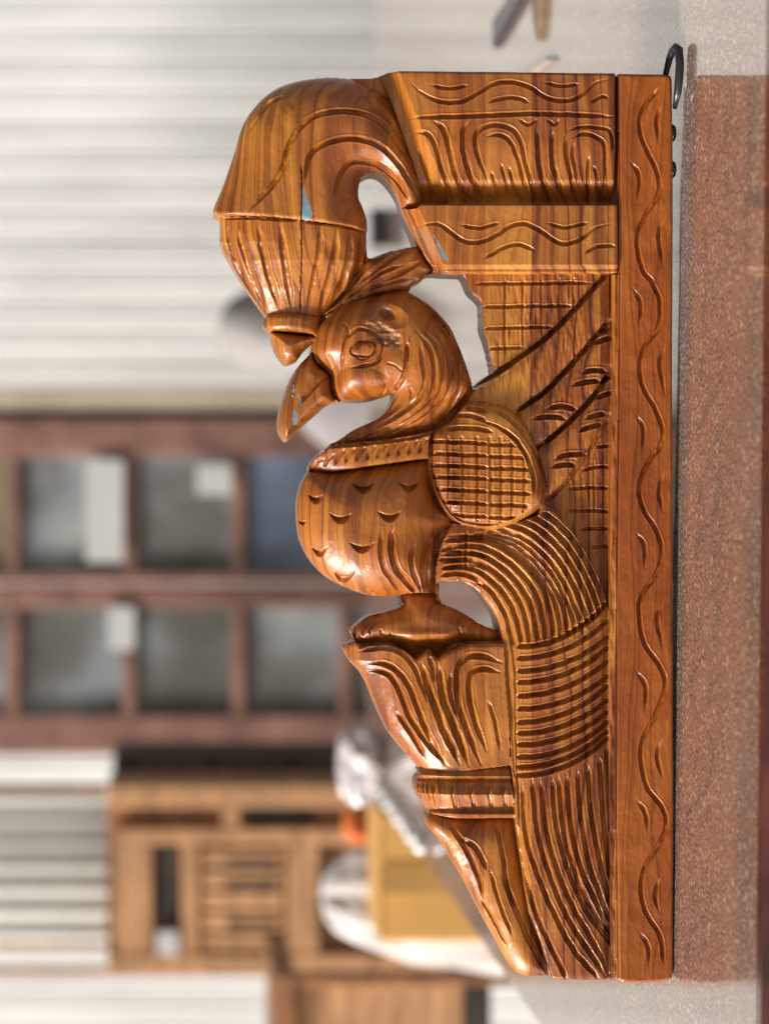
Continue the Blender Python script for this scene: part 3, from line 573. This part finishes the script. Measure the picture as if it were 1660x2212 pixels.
spot(ZB((1005, 60), (1000, 130), (1010, 200), (985, 300), (1000, 300), (1030, 150)), 1, .5, 8)
spot([(1437, 1352), (1443, 1355), (1441, 1362)], 2, .9, 2); H1m = None
# hand-worked surface: very shallow facets and ripples everywhere
H += smooth_noise((NY, NX), 22, 11) * .9 + smooth_noise((NY, NX), (14, 7), 12) * .45 + smooth_noise((NY, NX), 5, 13) * .22
H = np.maximum(H, BACK + 40)

# silhouette: keep cells whose centre is inside, pull rim vertices on to the outline, round the rim
cin = inside(OUT, ST / 2, ST / 2)
for h_ in (H1, H2, H3): cin &= ~inside(h_, ST / 2, ST / 2)
cin = cin[:-1, :-1]                                        # cells
Dm = np.full((NY, NX), 99.0); PX = GX.copy(); PY = GY.copy()
for pl in SIL:
    D, px_, py_, *_ = dist_field(pl, 9, True); k = D < Dm; Dm[k] = D[k]; PX[k] = px_[k]; PY[k] = py_[k]
H -= 6 * (1 - dome(Dm, 7)) * (Dm < 9)
cp = np.pad(cin, 1); any_ = cp[:-1, :-1] | cp[1:, :-1] | cp[:-1, 1:] | cp[1:, 1:]; all_ = cp[:-1, :-1] & cp[1:, :-1] & cp[:-1, 1:] & cp[1:, 1:]
rim = any_ & ~all_ & (Dm < 3)
VX = np.where(rim, PX, GX); VY = np.where(rim, PY, GY)
WX = (1105.5 - VY) * S; WZ = (1452 - VX) * S; WY = -H * S
clab = LAB[:-1, :-1]
back_owner = clab.copy()
for a_, b_ in (('eye', 'head'), ('wing', 'back_panel'), ('wing_feather', 'back_panel'), ('wing_feather.001', 'back_panel'), ('wing_feather.002', 'back_panel')): back_owner[clab == NAMES.index(a_)] = NAMES.index(b_)
pull = {'wing_feather.001': 'wing_feather', 'wing_feather.002': 'wing_feather'}
root = empty('wall_bracket')
tag(root, 'varnished teak wall bracket carved with a peacock, standing on its long edge', 'bracket')

def np_mesh(name, verts, quads, parent, wear, smooth_mask):
    me = bpy.data.meshes.new(name); nv, nf = len(verts), len(quads)
    me.vertices.add(nv); me.vertices.foreach_set('co', verts.astype(np.float32).ravel())
    me.loops.add(nf * 4); me.loops.foreach_set('vertex_index', quads.astype(np.int32).ravel())
    me.polygons.add(nf); me.polygons.foreach_set('loop_start', (np.arange(nf) * 4).astype(np.int32)); me.polygons.foreach_set('loop_total', np.full(nf, 4, np.int32))
    me.polygons.foreach_set('use_smooth', smooth_mask.astype(bool)); me.update(calc_edges=True)
    at = me.color_attributes.new('wear', 'FLOAT_COLOR', 'POINT'); at.data.foreach_set('color', np.hstack([wear, np.ones((nv, 1))]).astype(np.float32).ravel())
    me.materials.append(TEAK); me.validate()
    o = bpy.data.objects.new(name, me); C.objects.link(o); o.parent = parent; return o

made = {}
def build_part(li, name):
    m = cin & (clab == li)
    if not m.any(): return
    r, c = np.nonzero(m); vid = lambda a, b: a * NX + b
    q = np.stack([vid(r, c), vid(r, c + 1), vid(r + 1, c + 1), vid(r + 1, c)], 1)
    used, inv = np.unique(q.ravel(), return_inverse=True); q = inv.reshape(-1, 4)
    V = np.stack([WX.ravel()[used], WY.ravel()[used], WZ.ravel()[used]], 1); Wr = WEAR.reshape(-1, 3)[used]
    Vs, Qs, Ws, Sm = [V], [q], [Wr], [np.ones(len(q))]; n = len(V)
    # side walls on the outline and the holes
    for dr, dc, e0, e1 in ((-1, 0, (0, 0), (0, 1)), (1, 0, (1, 1), (1, 0)), (0, -1, (1, 0), (0, 0)), (0, 1, (0, 1), (1, 1))):
        nb = np.zeros_like(cin); src = np.pad(cin, 1)[1 + dr:1 + dr + cin.shape[0], 1 + dc:1 + dc + cin.shape[1]]
        r2, c2 = np.nonzero(m & ~src)
        if not len(r2): continue
        a = vid(r2 + e0[0], c2 + e0[1]); b = vid(r2 + e1[0], c2 + e1[1]); k = len(a)
        ax, ay, az = WX.ravel()[a], WY.ravel()[a], WZ.ravel()[a]; bx, by, bz = WX.ravel()[b], WY.ravel()[b], WZ.ravel()[b]
        yb = np.full(k, -BACK * S)
        v = np.stack([np.stack([ax, ay, az], 1), np.stack([bx, by, bz], 1), np.stack([bx, yb, bz], 1), np.stack([ax, yb, az], 1)], 1).reshape(-1, 3)
        Vs.append(v); Qs.append(np.arange(4 * k).reshape(-1, 4)[:, ::-1] + n); n += len(v); Ws.append(np.tile([0, .15, .75], (len(v), 1))); Sm.append(np.zeros(k))
    # flat back, one strip per run of cells
    d = np.diff(np.pad(cin & (back_owner == li), ((0, 0), (1, 1))).astype(int), axis=1); rs, cs = np.nonzero(d == 1); _, ce = np.nonzero(d == -1)
    x = lambda cc: (1452 - (X0 + cc * ST)) * S; y = lambda rr: (1105.5 - (Y0 + rr * ST)) * S; yb = np.full(len(rs), -BACK * S)
    v = np.stack([np.stack([y(rs), yb, x(cs)], 1), np.stack([y(rs + 1), yb, x(cs)], 1), np.stack([y(rs + 1), yb, x(ce)], 1), np.stack([y(rs), yb, x(ce)], 1)], 1).reshape(-1, 3)
    Vs.append(v); Qs.append(np.arange(len(v)).reshape(-1, 4) + n); Ws.append(np.zeros((len(v), 3))); Sm.append(np.zeros(len(rs)))
    par = {'eye': 'head', 'beak': 'head', 'crest': 'head'}.get(name)
    made[name] = np_mesh(name, np.vstack(Vs), np.vstack(Qs), made.get(par, root), np.vstack(Ws), np.concatenate(Sm))
order = sorted(range(len(NAMES)), key=lambda i: NAMES[i] in ('eye', 'beak', 'crest'))
seen = set()
for li in order:
    if NAMES[li] in seen: continue
    seen.add(NAMES[li]); build_part(li, NAMES[li])

def px(x, y, dep=0.0): return ((1105.5 - y) * S, dep, (1452 - x) * S)      # a point on the carving's front plane
def at(x, y, d): return ((1105.5 - y) * d / F, d - CAM_D, CAM_H + (400 - x) * d / F)  # a point d metres from the camera
BLACK = simple('black_metal', (.018, .018, .02), .35, .2, 60, coat=.3)
hk = MB(); hk.tube([px(1444, 180, .020), px(1446, 150, .016), px(1450, 122, .010), px(1454, 106, .004), px(1458, 102, .0), px(1462, 108, -.004), px(1464, 140, -.005), px(1463, 170, -.004), px(1461, 200, -.002), px(1458, 232, .004)], [.0018, .002, .0024, .0026, .0028, .0028, .0028, .0028, .0026, .0014], 12)
hk.build('hanging_loop', BLACK, root, True)
for y_ in (283, 362):
    p = MB(); c_ = px(1452, y_, .010); p.lathe([(0, .0004), (.0058, .0004), (.006, -.001), (.005, -.0028), (.003, -.0036), (0, -.0038)], c_, 20); p.build('foot_pad', BLACK, root, True)

# ------------------------------------------------------------------ table
def granite():
    m, nt, b = new_mat('speckled_laminate'); L = nt.links.new
    tc = nt.nodes.new('ShaderNodeTexCoord').outputs['Object']
    n1 = N(nt, 'TexNoise', Scale=420.0, Detail=4, Roughness=.75); L(tc, n1.inputs[0])
    n2 = N(nt, 'TexNoise', Scale=9.0, Detail=4); L(tc, n2.inputs[0])
    vo = N(nt, 'TexVoronoi', Scale=430.0); L(tc, vo.inputs['Vector'])
    base = ramp(nt, n1.outputs[0], [(.38, (.065, .036, .027)), (.47, (.165, .098, .073)), (.55, (.27, .175, .135)), (.64, (.64, .50, .40))])
    base = mix(nt, base, ramp(nt, n2.outputs[0], [(.35, (.85, .8, .8)), (.65, (1.12, 1.08, 1.05))]), .8, 'MULTIPLY')
    flake = ramp(nt, vo.outputs['Color'], [(.0, (0, 0, 0)), (.80, (0, 0, 0)), (.86, (1, 1, 1))])
    col = mix(nt, base, (.62, .48, .34), math_n(nt, 'MULTIPLY', flake, .85))
    L(col, b.inputs['Base Color']); b.inputs['Roughness'].default_value = .5
    b.inputs['Coat Weight'].default_value = 1; b.inputs['Coat Roughness'].default_value = .075; b.inputs['Coat IOR'].default_value = 1.8
    n3 = N(nt, 'TexNoise', Scale=14.0, Detail=2); L(tc, n3.inputs[0]); bp = N(nt, 'Bump', Strength=.02, Distance=.002); L(n3.outputs[0], bp.inputs['Height']); L(bp.outputs[0], b.inputs['Coat Normal'])
    return m
tb = empty('table', (0, 0, -.0042), (0, math.radians(.6), 0)); tag(tb, 'long glossy brown speckled table with a dark red edge, under the carved bracket', 'table')
top = MB().box((.42, 1.385, -.0125), (1.77, 3.29, .025), .002); top.build('table_top', granite(), tb)
RED = simple('dark_red_lacquer', (.075, .018, .013), .35, .3, 20, coat=.4)
MB().box((.42, -.272, -.019), (1.775, .02, .042), .003).build('edge_trim', RED, tb)
MB().box((.42, -.22, -.083), (1.70, .022, .08), .003).build('apron', RED, tb)
for i, (x_, y_) in enumerate(((-.40, -.20), (1.24, -.20), (-.40, 2.95), (1.24, 2.95))): MB().box((x_, y_, -.385), (.06, .06, .70), .004).build('leg', RED, tb)
PALE = simple('pale_metal', (.72, .70, .68), .3, .06, 10, metal=.3)

# ------------------------------------------------------------------ ground and background
FLOOR = -.76
g = mesh_obj('ground', [(-150, -150, FLOOR), (150, -150, FLOOR), (150, 150, FLOOR), (-150, 150, FLOOR)], [(0, 1, 2, 3)], simple('dusty_concrete', (.40, .37, .34), .85, .15, 1.4)); tag(g, kind='structure')

def sheet_mat(name, col):
    m, nt, b = new_mat(name); L = nt.links.new
    tc = nt.nodes.new('ShaderNodeTexCoord').outputs['Object']
    n = N(nt, 'TexNoise', Scale=1.0, Detail=5, Roughness=.65); L(mapping(nt, tc, (7, 1, 1.2)), n.inputs[0])
    L(ramp(nt, n.outputs[0], [(.3, tuple(c * .8 for c in col)), (.65, tuple(min(.9, c * 1.08) for c in col))]), b.inputs['Base Color'])
    b.inputs['Roughness'].default_value = .45; b.inputs['Metallic'].default_value = .0
    return m
WALL = sheet_mat('cream_sheet_metal', (.81, .80, .77)); WALL2 = sheet_mat('grey_sheet_metal', (.55, .56, .52))
def corrugated(name, x0, x1, z0, z1, y, pitch, amp, m, parent, n=20):
    k = max(2, int((x1 - x0) / pitch * n)); v = []; f = []
    for i in range(k + 1):
        x = x0 + (x1 - x0) * i / k; ph = (x / pitch) % 1
        # broad flat pan with a narrow sharp seam
        s = 1 - min(1, abs(ph - .5) / .10); d = amp * (s * s * (3 - 2 * s)) 
        for z in (z0, z1): v += [(x, y - d, z), (x, y - d + .0012, z)]
    for i in range(k):
        a = i * 4; b = a + 4
        f += [(a, b, b + 2, a + 2), (a + 1, a + 3, b + 3, b + 1), (a, a + 1, b + 1, b), (a + 2, b + 2, b + 3, a + 3)]
    f += [(0, 2, 3, 1), (k * 4, k * 4 + 1, k * 4 + 3, k * 4 + 2)]
    return mesh_obj(name, v, f, m, parent)
cw = empty('sheet_metal_wall', (0, 8 - CAM_D, FLOOR)); tag(cw, 'tall cream sheet metal wall with upright seams, out of focus behind the table', 'wall')
for i in range(12):
    x0 = -4.8 + i * .8; corrugated('metal_sheet', x0, x0 + .795, 0, 3.4, -.002 * (i % 2), .088, .0045, WALL, cw)
MB().box((0, -.06, 2.55), (9.6, .05, .06), .004).build('wall_rail', WALL2, cw)

# glazed door with two leaves
FR = simple('red_brown_paint', (.27, .135, .10), .5, .2, 9, coat=.1); GLS = None
def glass():  # pale blotches paint reflections into the opaque pane colour
    m, nt, b = new_mat('blotched_glass'); L = nt.links.new
    tc = nt.nodes.new('ShaderNodeTexCoord').outputs['Object']; n = N(nt, 'TexNoise', Scale=2.6, Detail=3); L(tc, n.inputs[0])
    L(ramp(nt, n.outputs[0], [(.34, (.10, .095, .075)), (.48, (.17, .165, .15)), (.56, (.27, .29, .30)), (.70, (.46, .46, .42))]), b.inputs['Base Color'])
    b.inputs['Roughness'].default_value = .12; return m
GLS = glass()
BLU = simple('blue_reflection_pane', (.20, .25, .34), .2, .3, 3); OLV = simple('olive_pane', (.24, .22, .13), .2, .3, 3)  # bluish pane has a blue reflection painted into its colour
DY = 7.2; k7 = DY / F
def X_(y, d=DY): return (1105.5 - y) * d / F
def Z_(x, d=DY): return CAM_H + (400 - x) * d / F
door = empty('glazed_door', (0, DY - CAM_D, FLOOR)); tag(door, 'red-brown wooden double door with small glass panes, out of focus left of the bracket', 'door')
def bar(par, y0, y1, x0, x1, dep, th, m, name, b=.004):   # y and x in picture units at the door's distance
    xa, xb = X_(y1), X_(y0); za, zb = Z_(x1) - FLOOR, Z_(x0) - FLOOR
    return MB().box(((xa + xb) / 2, dep, (za + zb) / 2), (xb - xa, th, zb - za), b).build(name, m, par)
CRM = simple('cream_paint', (.74, .71, .66), .5, .05, 4); TAN = simple('tan_batten', (.52, .43, .33), .6, .1, 5)
bar(door, 778, 822, -430, 1262, .02, .05, CRM, 'architrave'); bar(door, 836, 884, -430, 1262, .02, .06, TAN, 'architrave'); bar(door, 884, 905, -430, 1262, .05, .02, simple('shadow_gap_board', (.16, .12, .09), .7, .1), 'reveal')
xs = [-200, 30, 280, 515, 745, 985]
for (ya, yb) in ((905, 1258), (1264, 1628)):
    s1, s2 = (80, 22) if ya == 905 else (46, 84)
    leaf = bar(door, ya, ya + s1, -430, 1262, 0, .045, FR, 'door_leaf')
    bar(leaf, yb - s2, yb, -430, 1262, 0, .045, FR, 'stile')
    bar(leaf, ya + s1, yb - s2, -430, -390, 0, .043, FR, 'rail'); bar(leaf, ya + s1, yb - s2, 985, 1262, 0, .043, FR, 'rail')
    for i in range(5):
        bar(leaf, ya + s1, yb - s2, xs[i] - 14, xs[i] + 14, 0, .04, FR, 'muntin')
    for i in range(6):
        bar(leaf, ya + s1, yb - s2, (xs[i - 1] if i else -390) + 14, xs[i] - 14, .006, .006, {(905, 4): BLU, (905, 1): OLV}.get((ya, i), GLS), 'pane', 0)
PATCH = simple('white_patch', (.60, .60, .57), .6, .05, 4)  # pale flat pieces set just in front of the panes
for (ya, yb, xa, xb, lab) in ((995, 1212, 188, 268, 'long white strip on an upper pane of the red-brown door'), (1005, 1068, 425, 500, 'small white patch on the middle pane of the red-brown door'), (1310, 1400, 235, 292, 'white patch beside the meeting stiles of the red-brown door')):
    o = MB().box((0, 0, 0), ((yb - ya) * k7, .004, (xb - xa) * k7), .001).build('pane_patch', PATCH)
    o.location = (X_((ya + yb) / 2), DY - CAM_D - .035, Z_((xa + xb) / 2)); tag(o, lab, 'paper')

# --- bright ribbed panel, dark block for shade and wooden chest at the left
WOOD = simple('pale_workshop_wood', (.50, .26, .12), .55, .22, 7, stretch=(1, 1, 6)); WOOD2 = simple('brown_workshop_wood', (.27, .115, .045), .5, .3, 6, stretch=(1, 1, 5)); DARK = simple('dark_recess_board', (.045, .032, .025), .7, .3, 9)
D2 = 6.2
rp_ = empty('ribbed_panel', (0, D2 + .25 - CAM_D, 0)); tag(rp_, 'bright ribbed metal shutter panel above the wooden chest', 'panel')
dd = D2 + .25
corrugated('ribbed_sheet', X_(2040, dd), X_(1712, dd), Z_(232, dd), Z_(-400, dd), 0, .054, .016, simple('white_sheet_metal', (.82, .83, .78), .4, .04, 3), rp_)
MB().box(((X_(2040, dd) + X_(1712, dd)) / 2, .03, Z_(-410, dd)), (X_(1712, dd) - X_(2040, dd) + .02, .08, .04), .004).build('head_rail', WALL2, rp_)
def bx(par, name, m, y0, y1, x0, x1, d, th, b=.004):
    xa, xb = X_(y1, d), X_(y0, d); za, zb = Z_(x1, d), Z_(x0, d); px_, py_, pz_ = par.location if par else (0, 0, 0)
    return MB().box(((xa + xb) / 2 - px_, d - CAM_D + th / 2 - py_, (za + zb) / 2 - pz_), (xb - xa, th, zb - za), b).build(name, m, par)
ch = empty('wooden_chest', (X_(1900, D2), D2 - CAM_D, FLOOR)); tag(ch, 'tall pale wooden chest of framed drawers below the ribbed metal panel', 'chest')
bx(ch, 'carcass', WOOD2, 1695, 2108, 232, 1290, D2 + .03, .34)
for (a_, b_, c_, e_) in ((1695, 1742, 232, 1290), (1788, 1822, 250, 1290), (2060, 2108, 232, 1290)): bx(ch, 'frame_post', WOOD, a_, b_, c_, e_, D2, .028)
for (a_, b_, c_, e_) in ((1822, 2060, 250, 330), (1822, 2060, 392, 432), (1822, 2060, 620, 690), (1742, 1788, 480, 520), (1822, 2060, 930, 990)): bx(ch, 'frame_rail', WOOD, a_, b_, c_, e_, D2 + .002, .024)
for (a_, b_, c_, e_) in ((1745, 1785, 535, 680), (1826, 1992, 338, 384)): bx(ch, 'slot_shade', DARK, a_, b_, c_, e_, D2 + .02, .012, .001)  # dark boards paint the shade inside the open slots
for a_ in (1832, 1878, 1924, 1970, 2016): bx(ch, 'drawer_front', WOOD, a_, a_ + 38, 438, 612, D2 + .006, .02); 
for a_ in (1855, 1902, 1990): bx(ch, 'gap_shade', DARK, a_, a_ + 12, 490, 600, D2 + .004, .004, .0005)  # dark strips laid over the fronts as the shade of gaps
bx(ch, 'white_latch', PALE, 2010, 2060, 340, 388, D2 - .006, .02)
ub = empty('shutter_surround', (X_(1900, D2), D2 - CAM_D, .9)); tag(ub, 'upright pale wooden posts framing the ribbed metal panel above the chest', 'frame')
bx(ub, 'post', WOOD, 2038, 2052, -380, 228, D2 + .1, .04); bx(ub, 'post', WOOD2, 1697, 1712, -380, 228, D2 + .1, .04); bx(ub, 'post', WOOD, 2094, 2108, -380, 228, D2 + .1, .04); bx(ub, 'crosspiece', WOOD, 1690, 2112, -400, -380, D2 + .1, .05)
sh = empty('shade_block', (X_(1650, 6.6), 6.6 - CAM_D, FLOOR)); tag(sh, 'near-black block standing in for the shade between the red-brown door and the wooden chest', 'shade')  # dark block added where there is only shade beside the door
bx(sh, 'body', DARK, 1632, 1697, 262, 1240, 6.6, .4); bx(sh, 'top_board', simple('shade_green_black', (.05, .055, .045), .5, .2), 1630, 1700, 245, 266, 6.58, .44)
for c_ in (300, 470, 640): bx(sh, 'block_face', simple('shade_black', (.075, .06, .05), .4, .3), 1640, 1690, c_, c_ + 150, 6.585, .016)
lw = empty('wooden_bench', (X_(2240, 5.2), 5.2 - CAM_D, FLOOR)); tag(lw, 'dark-topped wooden bench at the far left, beside the table edge', 'bench')
bx(lw, 'bench_top', WOOD2, 2105, 2420, 590, 640, 5.2, .5); bx(lw, 'front_panel', WOOD, 2125, 2400, 640, 1000, 5.23, .03); bx(lw, 'leg', WOOD2, 2105, 2130, 640, 1290, 5.2, .05); bx(lw, 'leg', WOOD2, 2395, 2420, 640, 1290, 5.2, .05); bx(lw, 'shelf', DARK, 2130, 2395, 1000, 1060, 5.23, .4)

# --- things around the far end of the table
CARD = simple('ochre_cardboard', (.62, .33, .085), .75, .08, 5)
def boxy(name, y0, y1, x0, x1, d, th, m, lab, cat, b=.006):
    xa, xb = X_(y1, d), X_(y0, d); za, zb = Z_(x1, d), Z_(x0, d)
    r = empty(name, ((xa + xb) / 2, d - CAM_D + th / 2, za)); tag(r, lab, cat)
    MB().box((0, 0, (zb - za) / 2), (xb - xa, th, zb - za), b).build('carton', m, r); return r, xb - xa, zb - za
r_, bw, bh = boxy('cardboard_box', 1755, 2036, 826, 1290, 4.5, .3, CARD, 'plain ochre cardboard box beside the far left end of the table', 'box')
MB().box((0, -.1515, bh * .5), (.05, .002, bh * .98), 0).build('tape', simple('brown_tape', (.42, .22, .06), .3, .05), r_)
MB().box((-bw * .25, 0, bh + .003), (bw * .49, .3, .004), 0).build('flap', CARD, r_); MB().box((bw * .25, 0, bh + .003), (bw * .49, .3, .004), 0).build('flap', CARD, r_)
def blob(name, c, r, m, lab, cat, seed, lump=.16, crump=0.0):
    rr = np.random.RandomState(seed); ph = rr.rand(6) * 6.28; v = []; f = []; n, k = 28, 16
    for i in range(k + 1):
        th = math.pi * i / k
        for j in range(n):
            a = 2 * math.pi * j / n
            d = 1 + lump * (math.sin(3 * a + ph[0] + th * 2) * .4 + math.sin(5 * a + ph[1]) * .25 * math.sin(th * 3 + ph[2]) + math.sin(th * 4 + ph[3]) * .3 + .25 * math.sin(9 * a + 4 * th + ph[4]))
            q = math.copysign(abs(math.cos(th)) ** .8, math.cos(th))
            d *= 1 + crump * (rr.rand() - .5) * math.sin(th)
            v.append((c[0] + r[0] * d * math.sin(th) ** .75 * math.cos(a), c[1] + r[1] * d * math.sin(th) ** .75 * math.sin(a), c[2] + r[2] * q * (1 + .05 * d)))
    for i in range(k):
        for j in range(n): f.append((i * n + j, i * n + (j + 1) % n, (i + 1) * n + (j + 1) % n, (i + 1) * n + j)[::-1])
    o = mesh_obj(name, [(p[0] - c[0], p[1] - c[1], p[2] - c[2] + r[2]) for p in v], f, m, None, crump == 0); o.location = (c[0], c[1], c[2] - r[2]); return tag(o, lab, cat)
SACK = simple('white_sack', (.60, .54, .51), .6, .08, 12, bump=.5); GREY = simple('grey_cloth', (.30, .275, .255), .8, .15, 10, bump=.4); ORG = simple('orange_cloth', (.75, .16, .03), .7, .1, 12)
def at3(x, y, d): return Vector(at(x, y, d))
c_ = at3(930, 1950, 4.85); blob('white_sack', (c_.x + .01, c_.y, (FLOOR + .06) / 2), (.115, .12, (.06 - FLOOR) / 2), SACK, 'full white sack standing on the floor behind the ochre cardboard box', 'sack', 5, .24, .22)
c_ = at3(775, 1775, 5.0); blob('orange_cloth', (c_.x, c_.y, c_.z), (.035, .04, .028), ORG, 'crumpled orange cloth on top behind the white sack', 'cloth', 8, .3)
c_ = at3(580, 720, 6.0); blob('grey_sack', (c_.x - .12, c_.y + .1, (Z_(650, 6.0) + FLOOR) / 2), (.19, .16, (Z_(650, 6.0) - FLOOR) / 2), simple('dull_grey_cloth', (.24, .21, .205), .8, .12, 10, bump=.4), 'tall dull grey sack standing behind the table, right of the door', 'sack', 12, .08)
blob('grey_bundle', (c_.x + .01, c_.y, c_.z - .07), (.10, .11, .17), GREY, 'dark grey cloth bundle resting on the tall grey sack', 'bundle', 15, .12)
# on the table
TT = lambda x, d: -.0042 - .01047 * ((1105.5 - x) * d / F)
GL = simple('translucent_wrapping', (.60, .54, .53), .3, .1, 8, coat=.5)
c_ = at3(790, 1650, 4.45); blob('plastic_wrapping', (c_.x, c_.y, TT(1650, 4.45) + .036), (.062, .05, .036), GL, 'crumpled milky plastic wrapping at the far left corner of the table', 'wrapping', 31, .22, .3)
bd = empty('edge_glints', (-.44, 1.9, -.001)); tag(bd, 'row of pale balls standing in for glints along the far left edge of the table', 'glints')  # pale balls added as glints on the table's metal edge
for i in range(11):
    b_ = MB(); n = 12; b_.lathe([(.011 * math.sin(math.pi * k / 8) + 1e-5, .011 * (1 - math.cos(math.pi * k / 8))) for k in range(9)], (0, 0, 0), n)
    o = b_.build('bead', PALE, bd, True); o.location = (.004 * math.sin(i * 2.1), i * .07 - .1, .001)
b_ = MB().box((0, 0, .014), (.06, .03, .028), .003); o = b_.build('black_case', BLACK); c_ = at3(830, 492, 4.45); o.location = (c_.x, c_.y, TT(492, 4.45) + .0005); tag(o, 'small black case near the far edge of the table, seen through the carving', 'case')

def on_table(x, y):
    d = F * (CAM_H + .006) / (x - 400); p = at(x, y, d); return (p[0], p[1], TT(y, d) + .0006)
def flat_piece(name, pts, th, m, lab, cat):
    base = [Vector(on_table(*p)) for p in pts]; c = sum(base, Vector()) / len(base); n = len(base)
    ins = [c + (p - c) * .86 for p in base]
    v = [p - c for p in base] + [p - c + Vector((0, 0, th * .5)) for p in base] + [p - c + Vector((0, 0, th)) for p in ins]
    f = [tuple(range(n))] + [tuple(range(2 * n, 3 * n))[::-1]]
    for k in range(n):
        q = (k + 1) % n; f += [(k, k + n, q + n, q), (k + n, k + 2 * n, q + 2 * n, q + n)]
    o = mesh_obj(name, v, f, m); o.location = c; return tag(o, lab, cat)
flat_piece('steel_strip', [(1066, 106), (1064, 52), (1100, -4), (1142, -60), (1160, -60), (1128, -2), (1092, 62)], .007, simple('dark_steel', (.06, .055, .065), .35, .2, 20, metal=.4), 'dark grey steel strip lying slanted on the far table top at the upper edge', 'strip')
flat_piece('pointed_slip', [(1164, 90), (1157, 40), (1150, -30), (1174, -30), (1170, 40)], .006, simple('brown_slip_wood', (.17, .11, .055), .5, .2, 20), 'pointed brown wooden slip lying on the table beside the dark steel strip', 'wood slip')
flat_piece('pale_batten', [(1118, 168), (1190, 122), (1197, 128), (1127, 176)], .006, simple('pale_batten_wood', (.42, .33, .27), .5, .15, 20), 'short pale batten lying on the table just behind the carving\'s upper block', 'batten')
